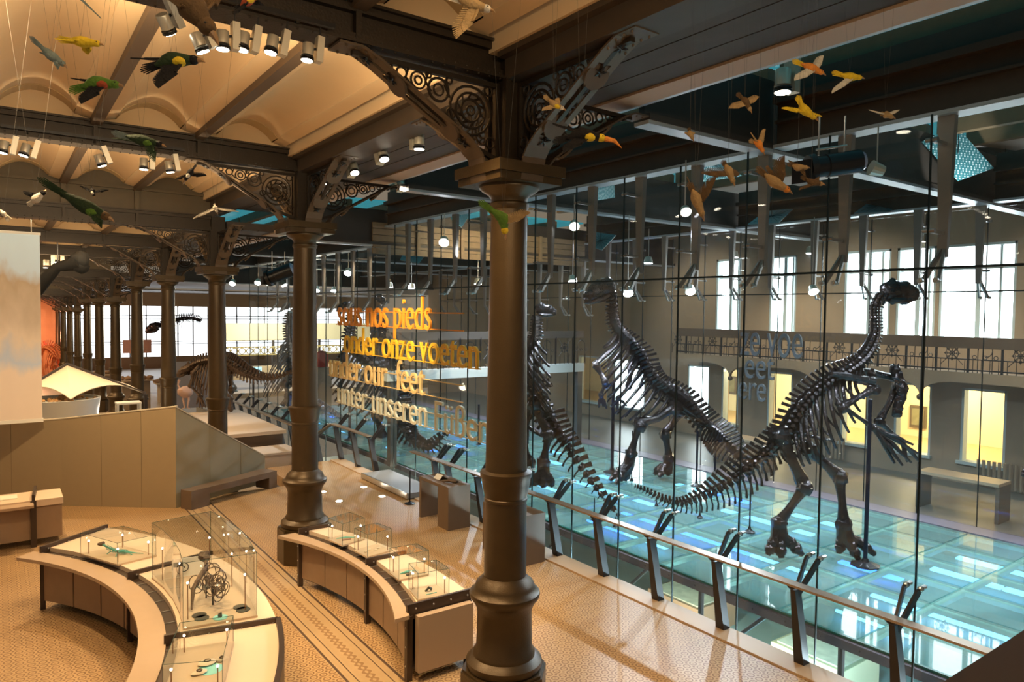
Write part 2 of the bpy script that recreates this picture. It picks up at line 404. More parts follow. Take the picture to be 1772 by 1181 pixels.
# ---- row beam along the columns + cream fascia + timber side
for b in range(-1, 11):
    y0, y1 = cy_(b), cy_(b+1); dz = (0 if b+1 <= 2 else (-.53 if b+1 <= 5 else (-1.12 if b+1 <= 8 else -1.7)))
    root = thing('colonnade_beam', 'brown beam above the columns along the %s bay of the colonnade' % ORD[b+1], 'beam', (CX, (y0+y1)/2, 7.3+dz), 'beams along the colonnade')
    MB().box(CX-.20, CX+.25, y0+.17, y1-.17, 7.28+dz, 7.56+dz).box(CX-.30, CX-.20, y0+.17, y1-.17, 7.50+dz, 7.56+dz).build('girder', brownwood, root)
    so = MB()
    for i in range(3): so.box(CX+.25+i*.42, CX+.25+i*.42+.40, y0, y1, 7.40+dz, 7.43+dz)
    so.box(CX+.25, CX+1.5, y0, y1, 7.43+dz, 7.6+dz)
    so.build('plank_soffit', mat('dark_plank_soffit', (.055, .04, .03), .7, vary=.25), root)
    MB().box(6.22, 6.30, y0, y1, 7.37+dz, 7.62+dz).box(6.30, 6.60, y0, y1, 7.37+dz, 7.40+dz).build('pale_edge_strip', tanstrip, root)
    MB().box(6.60, 6.66, y0, y1, 7.37+dz, 7.55+dz).build('grey_edge_trim', greymetal, root)
    mb = MB().box(CX-.34, CX-.22, y0+.06, y1-.06, 7.56+dz, 7.98+dz)
    struct('trim_%d' % (b+4), mb, cream)
# ---- columns
def column_proto():
    root = thing('cast_iron_column', '', 'column', (0, 0, 0), 'cast iron columns of the colonnade')
    oc = [(.47*math.cos(PI/8+i*PI/4)/math.cos(PI/8), .47*math.sin(PI/8+i*PI/4)/math.cos(PI/8)) for i in range(8)]
    MB().prism(oc, 0, .62).prism([(x*.96, y*.96) for x, y in oc], .62, .65).build('plinth', iron, root)
    ped = [(.42, .65), (.44, .68), (.44, .74), (.40, .78), (.36, .80), (.355, .84), (.325, .88), (.315, 1.30), (.33, 1.36), (.36, 1.42), (.40, 1.47), (.41, 1.51), (.405, 1.53),
           (.36, 1.56), (.345, 1.60), (.33, 1.64), (.27, 1.69), (.25, 1.72)]
    MB().lathe(ped, 40).build('pedestal', iron, root, smooth=True)
    sh = [(.245, 1.72), (.24, 2.58), (.25, 2.59), (.25, 2.62), (.24, 2.63), (.255, 2.68), (.275, 2.78), (.28, 2.84), (.30, 2.88), (.30, 2.92), (.24, 2.94),
          (.235, 3.2), (.205, 5.9)]
    MB().lathe(sh, 40).build('shaft', iron, root, smooth=True)
    cap = [(.205, 5.9), (.225, 5.93), (.225, 5.97), (.205, 5.99), (.21, 6.03), (.24, 6.07), (.31, 6.11), (.34, 6.14), (.34, 6.17)]
    MB().lathe(cap, 40).box(-.42, .42, -.42, .42, 6.17, 6.25).box(-.45, .45, -.45, .45, 6.25, 6.37).build('capital', iron, root, smooth=True)
    p = MB().box(-.17, .17, -.17, .17, 6.37, 7.68)
    for sx in (-1, 1):
        for sy in (-1, 1): p.box(sx*.17-.035, sx*.17+.035, sy*.17-.035, sy*.17+.035, 6.37, 7.3)
    p.box(-.23, .23, -.23, .23, 6.37, 6.45)
    p.build('post', iron_dk, root)
    # one bracket in local (u, z), four directions
    path = [(.40, 5.78), (.40, 6.02), (.45, 6.12), (.47, 6.22), (.52, 6.36), (.56, 6.50), (.68, 6.62), (1.52, 7.12), (1.62, 7.19), (1.78, 7.27), (2.05, 7.28)]
    path = [(.42, 6.18), (.44, 6.30), (.46, 6.42), (.54, 6.52), (.66, 6.61), (1.54, 7.12), (1.66, 7.19), (1.84, 7.27), (2.08, 7.27)]
    for q in range(4):
        R = Matrix.Rotation(q*PI/2, 4, 'Z')
        mb = MB()
        for (u0, z0), (u1, z1), full in zip(path[:-1], path[1:], (1, 1, 1, 1, 0, 1, 1, 1)):
            d = Vector((u1-u0, 0, z1-z0)).normalized(); nn = Vector((-d.z, 0, d.x))*.022
            for (ya, yb) in (((-.15, .15),) if full else ((-.15, -.08), (.08, .15))):
                a = Vector((u0, 0, z0)); b_ = Vector((u1, 0, z1))
                mb.hexa([a+Vector((0, ya, 0)), b_+Vector((0, ya, 0)), b_+Vector((0, yb, 0)), a+Vector((0, yb, 0))],
                        [a+nn+Vector((0, ya, 0)), b_+nn+Vector((0, ya, 0)), b_+nn+Vector((0, yb, 0)), a+nn+Vector((0, yb, 0))])
        # lozenge lobes
        for (u0, z0) in ((.80, 6.695), (1.42, 7.05)):
            mb.tube([(u0-.012, 0, z0+.0), (u0+.012, 0, z0-.02)], .14, 12)
        for u0, z0 in ((1.7, 7.2), (1.8, 7.245), (1.9, 7.262), (2.0, 7.262)):
            for yy in (-.11, .11): mb.ball((u0, yy, z0), .014, 5, 3)
        mb.xf(R); br = mb.build('bracket', iron_lt, root)
        # raised leaf ornament
        lf = MB()
        for (u0, z0, sl) in ((.62, 6.575, .55), (1.47, 7.07, .55), (1.75, 7.215, .35)):
            for j in range(5):
                a = j*2*PI/5; e = Vector((math.cos(a)*.075, math.sin(a)*.075, math.cos(a)*.075*sl))
                c = Vector((u0, 0, z0-.012)); lf.tube([c, c+e*.5, c+e], [.006, .016, .003], 5)
        lf.xf(R).build('leaf_ornament', black, br)
        # openwork spandrel
        ow = MB()
        ow.bar((.19, 0, 6.42), (.19, 0, 7.28), .05, .06).bar((.19, 0, 7.25), (1.9, 0, 7.25), .06, .05)
        ow.bar((.50, 0, 6.54), (1.7, 0, 7.24), .05, .05)
        ow.bar((.2, 0, 6.45), (.5, 0, 6.55), .05, .05)
        for (u0, z0, R0) in ((.53, 6.93, .26), (.53, 6.93, .19), (.53, 6.93, .12), (.53, 6.93, .05), (.93, 7.08, .12), (.93, 7.08, .06), (1.17, 7.13, .085), (1.17, 7.13, .04),
                             (1.36, 7.17, .055), (.27, 6.62, .06), (.30, 7.18, .05), (.78, 6.86, .05), (.80, 7.2, .035), (1.05, 7.21, .03), (1.5, 7.2, .035)):
            ow.torus((u0, 0, z0), R0, .016 if R0 > .1 else .012, (0, 1, 0), 18, 5)
        for j in range(10):
            a = j*PI/5; ow.tube([(.53+.12*math.cos(a), 0, 6.93+.12*math.sin(a)), (.53+.19*math.cos(a+.35), 0, 6.93+.19*math.sin(a+.35))], .012, 4)
        for u0 in (.82, 1.05, 1.28): ow.tube([(u0, 0, 7.24), (u0+.04, .01, 7.13), (u0-.03, 0, 7.02+.1*(u0-.8))], .013, 5)
        ow.xf(R).build('openwork', iron_dk, br)
    return root
cp = column_proto()
for k in range(12):
    place(cp, k > 0, 'bronze-brown cast iron column, %s of the row counted from the foreground' % ORD[k], (CX, cy_(k), lvl(k)))
# ---- room behind and around
walltan = mat('beige_stone_wall', (.26, .19, .125), .85, vary=.06, vscale=1.5)
# ---- hall roof
WX = 22.4
teal = mat('teal_roof_glass', (.020, .10, .105), .25, emit=.4, ecol=(.06, .38, .46))
for b in range(-1, 5):
    y0, y1 = cy_(b), cy_(b+1); dz = 0 if b < 2 else -.53
    c = MB()
    for i in range(9): c.box(5.9+i*1.3, 5.9+i*1.3+1.22, y0, y1, 8.55+dz, 8.6+dz)
    o = c.build('roof_glazing', teal); tag(o, 'dim teal roof glass over the hall, %s strip from the foreground' % ORD[b+1], 'skylight', 'roof glazing of the hall')
    for i in range(9):
        x = 5.86+i*1.3
        o = MB().box(x-.09, x+.09, y0+.1, y1-.1, 8.28+dz, 8.56+dz).build('roof_rafter', mat('ochre_roof_timber', (.17, .10, .045), .6, vary=.2))
        tag(o, 'brown timber rafter under the teal roof glass, %s across in the %s roof bay' % (ORD[i], ORD[b+1]), 'rafter', 'rafters of the hall roof')
for k in range(-1, 6):
    y = cy_(k); dz = lvl(max(k, 0))
    root = thing('hall_cross_girder', 'tall brown girder crossing the glazed hall, %s from the foreground' % ORD[k+1], 'girder', (13.6, y, 7.25+dz), 'girders across the hall')
    MB().box(CX+2.1, WX-.01, y-.05, y+.05, 7.25+dz, 8.3+dz).box(CX+2.1, WX-.01, y-.15, y-.05, 7.25+dz, 7.33+dz).build('web', mat('dark_girder_brown', (.035, .025, .018), .55, vary=.15), root)
    MB().box(CX+2.1, WX-.01, y-.13, y+.13, 7.20+dz, 7.25+dz).build('bottom_flange', greymetal, root)
for x0, nm in ((9.62, 'near'), (17.6, 'far')):
    for b in range(-1, 5):
        y0, y1 = cy_(b), cy_(b+1); dz = 0 if b < 2 else -.53
        root = thing('long_hall_girder', 'long brown girder carrying the %s glass wall, %s length from the foreground' % (nm, ORD[b+1]), 'girder', (x0, (y0+y1)/2, 7.25+dz), 'girders along the glass walls')
        MB().box(x0-.06, x0+.06, y0+.16, y1-.16, 7.3+dz, 8.3+dz).box(x0-.14, x0+.14, y0+.16, y1-.16, 7.62+dz, 7.66+dz).box(x0-.2, x0-.06, y0+.16, y1-.16, 7.9+dz, 8.0+dz).build('web', brownwood, root)
        MB().box(x0-.16, x0+.16, y0+.16, y1-.16, 7.25+dz, 7.3+dz).build('bottom_flange', greymetal, root)
# brown plank screen where the roof steps down
pk = MB()
for i in range(5): pk.box(9.1, 17.5, 19.62, 19.70, 6.45+i*.19, 6.45+i*.19+.175)
for x in (10.6, 12.2, 13.8, 15.4, 17.0): pk.box(x-.06, x+.06, 19.55, 19.62, 6.45, 7.4)
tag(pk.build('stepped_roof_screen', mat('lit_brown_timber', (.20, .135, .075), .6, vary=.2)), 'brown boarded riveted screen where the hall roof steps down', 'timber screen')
struct('ceiling', MB().box(17.8, WX+.2, -2, 19.7, 8.62, 8.7), mat('pale_far_ceiling', (.55, .50, .44), .8))
struct('ceiling', MB().box(-3, 40, 72, 86, 6.4, 6.5), brownwood)
struct('ceiling', MB().box(8.8, 40, 39.72, 72, 6.6, 6.7), brownwood)
# far long wall with openings : list of (y0,y1,z0,z1)
def wpx(xl, xr, yt, yb):
    a = onX(xl, yt, WX); b = onX(xr, yb, WX); c = onX((xl+xr)/2, yt, WX); d = onX((xl+xr)/2, yb, WX)
    return (min(a.y, b.y), max(a.y, b.y), d.z, c.z)
UPW = [wpx(1628, 1755, 420, 586), wpx(1553, 1616, 441, 580), wpx(1463, 1538, 431, 577), wpx(1333, 1376, 440, 572), wpx(1240, 1281, 456, 568), wpx(1790, 1900, 400, 590)]
LOW = [wpx(1664, 1738, 681, 812), wpx(1548, 1608, 681, 808), wpx(1455, 1500, 690, 778), wpx(1328, 1369, 662, 760), wpx(1249, 1276, 652, 740), wpx(1190, 1226, 637, 732), wpx(1061, 1115, 655, 718), wpx(1000, 1050, 650, 745)]
UPZ = (4.15, 6.85); LOZ = (.62, 2.75)
OPS = [(a, b, UPZ[0], UPZ[1]) for a, b, _, _ in UPW]+[(a, b, LOZ[0], LOZ[1]) for a, b, _, _ in LOW]
ys = sorted(set([-2, 40]+[round(v, 3) for o in OPS for v in o[:2]]))
wm = MB()
for z0, z1, ops in ((-.6, LOZ[0], []), (LOZ[0], LOZ[1], [o for o in OPS if o[2] < 2]), (LOZ[1], UPZ[0], []), (UPZ[0], UPZ[1], [o for o in OPS if o[2] > 2]), (UPZ[1], 8.4, [])):
    y = -2
    for o in sorted(ops):
        if o[0] > y: wm.box(WX, WX+.45, y, o[0], z0, z1)
        y = max(y, o[1])
    wm.box(WX, WX+.45, y, 40, z0, z1)
struct('wall_far', wm, walltan)
winglow = emat('overcast_daylight', (.86, .95, 1.0), 7.0)
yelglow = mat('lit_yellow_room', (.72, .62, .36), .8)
framem = mat('pale_window_frame', (.38, .44, .44), .5)
for i, (a, b, z0, z1) in enumerate(OPS):
    up = z0 > 2
    root = thing('window_%d' % (i+1), ('tall bright upper window in the far wall, ' if up else 'lit opening below the balcony in the far wall, ')+ORD[i % 6 if up else i-6]+' from the right', 'window', (WX, (a+b)/2, z0))
    root['kind'] = 'structure'
    f = MB(); w_ = .07
    f.box(WX+.02, WX+.3, a, a+w_, z0, z1).box(WX+.02, WX+.3, b-w_, b, z0, z1).box(WX+.02, WX+.3, a, b, z1-w_, z1).box(WX-.12, WX+.3, a-.05, b+.05, z0-.06, z0+.03)
    if up:
        f.box(WX+.15, WX+.25, a, b, z1-.72, z1-.66)
        if b-a > 1: f.box(WX+.15, WX+.25, (a+b)/2-.06, (a+b)/2+.06, z0, z1).box(WX+.15, WX+.25, a+(b-a)*.22-.03, a+(b-a)*.22+.03, z0, z1)
    f.build('window_frame', framem, root)
    if up or i in (11, 12): MB().box(WX+.40, WX+.43, a, b, z0, z1).build('daylit_pane', winglow, root)
struct('floor', MB().box(WX+.45, 30, -2, 40, .3, .42), mat('pale_timber_floor', (.55, .38, .18), .5))
struct('wall_beyond', MB().box(27, 27.2, -2, 40, 0, 3.1), yelglow)
struct('ceiling', MB().box(WX+.45, 27.2, -2, 40, 3.1, 3.2), yelglow)
# pictures in the back rooms
for (xx, yy, lab) in ((1588, 722, 'small framed picture on the yellow wall beyond the second opening'), (1265, 667, 'small brown framed picture on the yellow wall behind the middle opening')):
    p = onX(xx, yy, 26.9)
    r_ = thing('framed_picture', lab, 'picture', tuple(p)); MB().box(26.9, 27.0, p.y-.28, p.y+.28, p.z-.4, p.z+.4).build('frame', mat('dark_picture_frame', (.10, .07, .03), .5), r_)
    MB().box(26.88, 26.9, p.y-.2, p.y+.2, p.z-.3, p.z+.3).build('print', mat('brown_green_print', (.20, .18, .08), .6, vary=.5, vscale=4), r_)
# far walkway, kerb, pit
struct('floor', MB().box(17.95, WX, -2, 36, -.35, 0), mat('grey_brown_far_tiles', (.15, .13, .105), .4, vary=.12, vscale=9))
struct('trim_20', MB().box(17.3, 17.95, -2, 36, -.35, .02), mat('mauve_grey_kerb', (.16, .14, .17), .4))
struct('floor', MB().box(8.5, 18, -4, 40, -4.0, -3.9), mat('lower_floor_grey_teal', (.20, .34, .36), .3, vary=.35, vscale=.6))
struct('wall_pit', MB().box(8.5, 8.6, -4, 40, -3.9, -.35), mat('pit_wall_grey', (.25, .25, .25), .8))
# ---- balcony on the far wall
BX0, BX1, SZ = 21.0, WX, 3.0
struct('trim_21', MB().box(BX0, BX1, -2, 18.2, SZ, SZ+.28), walltan)
bal = thing('ironwork_balcony', 'long wrought iron balcony balustrade along the far wall', 'balcony', (BX0, 10, SZ+.28))
MB().box(BX0, BX0+.1, -2, 18.2, 3.93, 4.23).build('top_board', mat('brown_balcony_board', (.07, .045, .028), .6), bal)
MB().box(BX0, BX0+.06, -2, 18.2, SZ+.33, SZ+.37).box(BX0, BX0+.06, -2, 18.2, SZ+.62, SZ+.65).build('lower_rails', black, bal)
def ornament(mb, c, ax, q, s=.24):
    """star, hoop or cross in the plane spanned by ax and z"""
    ax = Vector(ax); Z = Vector((0, 0, 1)); nrm = ax.cross(Z)
    if q % 2 == 0:
        for j in range(8):
            a = j*PI/4; mb.tube([c, c+ax*(s*.85*math.cos(a))+Z*(s*.85*math.sin(a))], .010, 4)
            p = c+ax*(s*.6*math.cos(a))+Z*(s*.6*math.sin(a)); mb.torus(p, .035, .008, nrm, 8, 4)
        mb.torus(c, .06, .012, nrm, 10, 4); mb.torus(c, .16, .009, nrm, 14, 4)
        for sx in (-1, 1):
            mb.tube([c+ax*(s*1.15*sx)+Z*.30, c-ax*(s*1.15*sx)-Z*.30], .009, 4)
    else:
        mb.torus(c+Z*.10, .17, .013, nrm, 12, 4, 0, PI) ; mb.torus(c+Z*.1, .17, .013, nrm, 12, 4, -PI/2, PI/2)
        for sx in (-1, 1):
            mb.tube([c+ax*(.17*sx)+Z*.1, c+ax*(.17*sx)-Z*.56], .012, 4); mb.torus(c+ax*(.25*sx)-Z*.08, .05, .010, nrm, 10, 4)
        mb.torus(c-Z*.08, .05, .012, nrm, 10, 4)
n = 0; y = .2
while y < 18.1:
    MB().bar((BX0+.03, y, SZ+.28), (BX0+.03, y, 4.0), .05, .05).build('baluster_post', black, bal)
    mb = MB(); ornament(mb, Vector((BX0+.03, y+.4, 3.78)), (0, 1, 0), n)
    for j in range(4): mb.bar((BX0+.03, y+.08+j*.2, SZ+.28), (BX0+.03, y+.08+j*.2, SZ+.64), .014)
    mb.build('scroll_panel', black, bal); y += .8; n += 1
# arched brackets under the balcony
for j, y in enumerate((3.0, 6.15, 9.4, 12.6, 15.8)):
    r_ = thing('balcony_console', 'arched brown console under the far balcony, %s from the right' % ORD[j], 'bracket', (BX0, y, SZ), 'consoles under the far balcony')
    pts = [(BX0, y-.9, SZ)]+[(BX0, y-.9+.9*math.sin(t*PI/2/6), SZ-.42*(1-math.cos(t*PI/2/6))) for t in range(1, 7)]+[(BX0, y+.9-.9*math.sin(t*PI/2/6), SZ-.42*(1-math.cos(t*PI/2/6))) for t in range(6, 0, -1)]+[(BX0, y+.9, SZ)]
    MB().extr(pts, (.12, 0, 0)).build('spandrel', walltan, r_); MB().ball((BX0+.05, y, SZ-.5), .09, 10, 8).build('drop_finial', brownwood, r_)
# cross gallery at the step
cg = thing('cross_gallery', 'pale grey gallery slab crossing the hall behind the skeletons, with iron railing', 'gallery', (13.6, 19.5, 2.5))
MB().box(9.5, 17.4, 19.45, 19.75, 2.62, 2.92).build('slab', mat('pale_grey_slab', (.50, .52, .50), .6), cg)
mb = MB().box(9.5, 17.4, 19.5, 19.54, 3.85, 4.1); mb.build('top_board', mat('dark_gallery_board', (.09, .07, .06), .6), cg)
mb = MB(); n = 0; x = 9.7
for xx in (9.75, 13.4, 17.25): MB().box(xx-.11, xx+.11, 19.5, 19.72, .01, 2.62).build('support_pillar', mat('dark_pillar', (.05, .05, .05), .5), cg)
while x < 17.2:
    mb.bar((x, 19.52, 2.9), (x, 19.52, 3.9), .045); ornament(mb, Vector((x+.4, 19.52, 3.5)), (1, 0, 0), n)
    for j in range(3): mb.bar((x+.2+j*.2, 19.52, 2.9), (x+.2+j*.2, 19.52, 3.25), .014)
    x += .8; n += 1
mb.build('scroll_railing', black, cg)
# radiators, benches and consoles on the far walkway
for j, (xx, yy) in enumerate(((1748, 868), (1415, 800))):
    p = onX(xx, yy, WX-.1); r_ = MB()
    for i in range(14): r_.tube([(WX-.14, p.y-.9+i*.13, .08), (WX-.14, p.y-.9+i*.13, .78)], .045, 6)
    tag(r_.build('radiator', walltan, smooth=True), 'ribbed radiator against the far wall '+('at the right edge' if j == 0 else 'behind the tail of the large skeleton'), 'radiator')
for j, y in enumerate((7.4, 2.6, 13.6)):
    r_ = thing('far_console_desk', 'taupe slab sided desk beyond the far glass wall, %s from the right' % ORD[(1, 0, 2)[j]], 'desk', (18.9, y, 0), 'desks on the far walkway')
    MB().box(18.55, 19.25, y-.9, y+.9, .86, .93).build('desk_top', desk, r_)
    for s in (-1, 1): MB().box(18.57, 19.23, y+s*.87-.04, y+s*.87+.04, 0, .86).build('side_panel', taupe, r_)
# ================================================================== GLASS HALL
GX, FX = 9.2, 17.9
JY = [.18+1.3*i for i in range(26)]
cable = mat('dark_joint_cable', (.010, .022, .024), .3, .4)
greenedge = mat('green_glass_edge', (.02, .16, .14), .2)
for gx, nm, zb, n0, n1 in ((GX, 'near', -1.2, 0, 26), (FX, 'far', .02, 0, 24)):
    root = thing('glass_curtain_wall', 'tall frameless glass wall on the %s side of the skeleton hall' % nm, 'glass wall', (gx, 12, zb))
    for i in range(n0, n1-1):
        y0, y1 = JY[i]+.012, JY[i+1]-.012; drop = 0 if y1 < 19 else .55
        MB().box(gx-.008, gx+.008, y0, y1, zb, 5.33).build('lower_glass_pane', glass, root)
        MB().box(gx-.008, gx+.008, y0, y1, 5.36, 7.2-drop).build('upper_glass_pane', glass, root)
    mb = MB()
    for i in range(n0, n1):
        mb.box(gx-.013, gx+.013, JY[i]-.009, JY[i]+.009, zb, 7.2-(0 if JY[i] < 19 else .55))
    mb.build('joint_lines', cable, root)['kind'] = 'stuff'
    MB().box(gx-.015, gx+.015, JY[n0], JY[n1-1], 5.33, 5.36).build('transom_joint', cable, root)
# fins hanging from the girders
def fin_proto(s):
    root = thing('hanging_glass_fin', '', 'bracket', (0, 0, 0), 'steel fins holding the %s glass wall' % ('near' if s > 0 else 'far'))
    MB().hexa([(-.03, -.05, -1.75), (.03, -.05, -1.75), (.03, .05, -1.75), (-.03, .05, -1.75)], [(-.05, -.10, 0), (.05, -.10, 0), (.05, .10, 0), (-.05, .10, 0)]).build('tapered_blade', finmat, root)
    mb = MB()
    for q in (-1, 1):
        mb.bar((0, q*.015, -1.65), (-s*.30, q*.09, -2.05), .035, .06)
    mb.build('forked_arm', finmat, root)
    mb = MB()
    for q in (-1, 1):
        mb.tube([(-s*.28, q*.09, -2.05), (-s*.42, q*.09, -2.05)], .018, 8).tube([(-s*.36, q*.09, -2.05), (-s*.40, q*.09, -2.05)], .035, 10)
    mb.build('glass_clamp', steel, root)
    mb = MB()
    for zz in (-.35, -1.45):
        mb.box(-s*.40 if s > 0 else .05, -.05 if s > 0 else .40, -.025, .025, zz-.02, zz+.02)
        mb.tube([(-s*.40, -.07, zz), (-s*.40, .07, zz)], .03, 8)
    mb.build('standoff', finmat, root)
    return root
for s, x0, n in ((1, 9.62, 24), (-1, 17.5, 24)):
    fp = fin_proto(s)
    for i in range(n):
        place(fp, i > 0, 'grey brown tapered steel fin above the %s glass wall, %s from the right' % ('near' if s > 0 else 'far', ORD[i]), (x0, JY[i], 7.25 if JY[i] < 19 else 6.72))
# handrail with leaning posts
def rail(name, lab, ys, zf, y0, y1, dropend=False):
    root = thing(name, lab, 'railing', (8.8, y0, zf))
    for y in ys:
        MB().hexa([(8.76, y-.075, zf), (8.90, y-.075, zf), (8.90, y+.075, zf), (8.76, y+.075, zf)], [(8.56, y-.035, zf+1.09), (8.70, y-.035, zf+1.09), (8.70, y+.035, zf+1.09), (8.56, y+.035, zf+1.09)]).build('post', postmat, root)
        a = MB()
        for q in (-1, 1): a.bar((8.64, y+q*.02, zf+1.0), (9.02, y+q*.085, zf+1.42), .035, .075).bar((9.02, y+q*.085, zf+1.42), (9.14, y+q*.085, zf+1.44), .035, .05)
        ar = a.build('forked_arm', postmat, root)
        c = MB()
        for q in (-1, 1): c.tube([(9.10, y+q*.085, zf+1.44), (9.185, y+q*.085, zf+1.44)], .03, 10).ball((9.06, y+q*.085, zf+1.44), .035, 8, 6)
        c.build('glass_clamp', steel, ar)
        MB().hexa([(8.52, y-.03, zf+1.11), (8.60, y-.03, zf+1.11), (8.60, y+.03, zf+1.11), (8.52, y+.03, zf+1.11)], [(8.52, y-.09, zf+1.16), (8.64, y-.09, zf+1.16), (8.64, y+.09, zf+1.16), (8.52, y+.09, zf+1.16)]).build('rail_seat', postmat, root)
    MB().box(8.47, 8.63, y0, y1, zf+1.16, zf+1.19).build('handrail', railmat, root)
    return root
rail('bronze_handrail', 'long brushed bronze handrail on dark leaning posts along the near glass wall', [JY[i]-.03 for i in range(1, 12)]+[JY[12]-.7], 0, -1, 16.05)
r2_ = rail('bronze_handrail', 'short handrail section between the two foreground columns, with a bent down end', [18.72, 20.0, 21.3], 0, 18.62, 21.35)
MB().bar((8.55, 21.35, 1.175), (8.55, 22.75, .62), .16, .03).build('sloping_end', railmat, r2_)
rail('bronze_handrail', 'far handrail on the lower floor beyond the stepped landing', [23.0+1.3*i for i in range(10)], -.55, 22.9, 35.5)
# glass floor
TX = [10.15+1.19*i for i in range(7)]; TY = [-1.2+1.3*i for i in range(28)]
gf = bpy.data.materials.new('teal_frosted_floor_glass'); gf.use_nodes = True; nt = gf.node_tree; nt.nodes.clear()
o_ = nt.nodes.new('ShaderNodeOutputMaterial'); tr = nt.nodes.new('ShaderNodeBsdfTransparent'); tr.inputs[0].default_value = (.60, .80, .78, 1)
df = nt.nodes.new('ShaderNodeBsdfDiffuse'); df.inputs[0].default_value = (.34, .52, .47, 1)
m1 = nt.nodes.new('ShaderNodeMixShader'); m1.inputs[0].default_value = .26
gl = nt.nodes.new('ShaderNodeBsdfGlossy'); gl.inputs['Roughness'].default_value = .03
fr = schlick(nt, .05)
m2 = nt.nodes.new('ShaderNodeMixShader')
nt.links.new(tr.outputs[0], m1.inputs[1]); nt.links.new(df.outputs[0], m1.inputs[2]); nt.links.new(fr.outputs[0], m2.inputs[0])
nt.links.new(m1.outputs[0], m2.inputs[1]); nt.links.new(gl.outputs[0], m2.inputs[2]); nt.links.new(m2.outputs[0], o_.inputs[0])
paleline = mat('pale_green_floor_joint', (.62, .74, .62), .5)
froot = thing('glass_floor', 'large walk-on floor of teal frosted glass tiles under the skeletons', 'glass floor', (13.6, 12, -.1))
for j in range(len(TY)-1):
    mb = MB()
    for i in range(6): mb.box(TX[i]+.02, TX[i+1]-.02, TY[j]+.02, TY[j+1]-.02, -.05, 0)
    mb.build('tile_row', gf, froot)
mb = MB()
for x in TX: mb.box(x-.06, x+.06, TY[0], TY[-1], -.13, -.055)
for y in TY: mb.box(TX[0], TX[-1], y-.06, y+.06, -.131, -.056)
mb.build('support_grid', paleline, froot)
mb = MB()
for x in (TX[0]-.10, TX[-1]+.02): mb.box(x, x+.08, TY[0], TY[-1], -.17, -.03)
for i in range(60): mb.ball((TX[0]-.10, 0.4+i*.6, -.10), .020, 6, 4)
mb.build('edge_girder', mat('mauve_edge_steel', (.075, .06, .07), .35, .5), froot)
MB().box(TX[0]-.02, TX[0]+.03, TY[0], TY[-1], -.05, .004).build('green_glass_edge', greenedge, froot)
tray = mat('pale_light_tray', (.12, .26, .26), .7)
MB().box(TX[0]+1.15, TX[-1]-.1, TY[0], TY[-1], -.62, -.58).build('light_tray', tray, froot)
tube = emat('blue_white_tube', (.20, .46, 1.0), 10)
tubeb = emat('deep_blue_tube', (.04, .14, 1.0), 14)
rng = random.Random(5); n = 0
for j in range(len(TY)-1):
    for i in range(1, 6):
        r_ = rng.random()
        if r_ < .34:
            x = TX[i]+.62; y = TY[j]
            o = MB().box(x-.10, x+.10, y+.02, y+1.28, -.44, -.40).build('floor_light_tube', tube if r_ < .22 else tubeb)
            tag(o, 'blue fluorescent tube below the %s tile across and %s along the glass floor' % (ORD[i], ORD[j]), 'light tube', 'tubes under the glass floor')
# diagonal rods and columns of the pit
rod = mat('pit_steel_rod', (.42, .45, .48), .25, .8)
for j in range(7):
    y = 1.6+j*2.6
    r_ = thing('pit_truss', 'steel struts below the near edge of the glass floor, %s from the right' % ORD[j], 'truss', (10.12, y, -3.9), 'struts below the glass floor')
    MB().tube([(10.12, y, -.18), (10.12, y+1.3, -1.5)], .035, 8).build('diagonal_strut', postmat, r_)
    MB().tube([(10.12, y-1.1, -.9), (10.12, y+1.4, -.75)], .03, 8).build('tie_rod', rod, r_)
    MB().tube([(10.12, y+1.3, -3.9), (10.12, y+1.3, -.18)], .05, 8).build('pit_post', postmat, r_)
# showcases glimpsed down in the pit
for j, (y, c) in enumerate(((5.0, (.10, .45, .48)), (9.0, (.65, .6, .4)), (13.0, (.35, .22, .14)))):
    r_ = thing('basement_showcase', 'glazed showcase on the lower floor under the glass edge, %s from the right' % ORD[j], 'showcase', (15.8, y, -3.9))
    MB().box(15.0, 16.6, y-.9, y+.9, -3.9, -3.1).build('plinth', mat('basement_plinth_%d' % j, c, .5), r_)
    MB().box(15.0, 16.6, y-.9, y+.9, -3.08, -2.4).build('glass_hood', glasscase, r_)
    MB().box(15.1, 16.5, y-.8, y+.8, -3.1, -3.06).build('specimen_board', mat('basement_board', (.6, .6, .5), .6, vary=.4, vscale=5), r_)
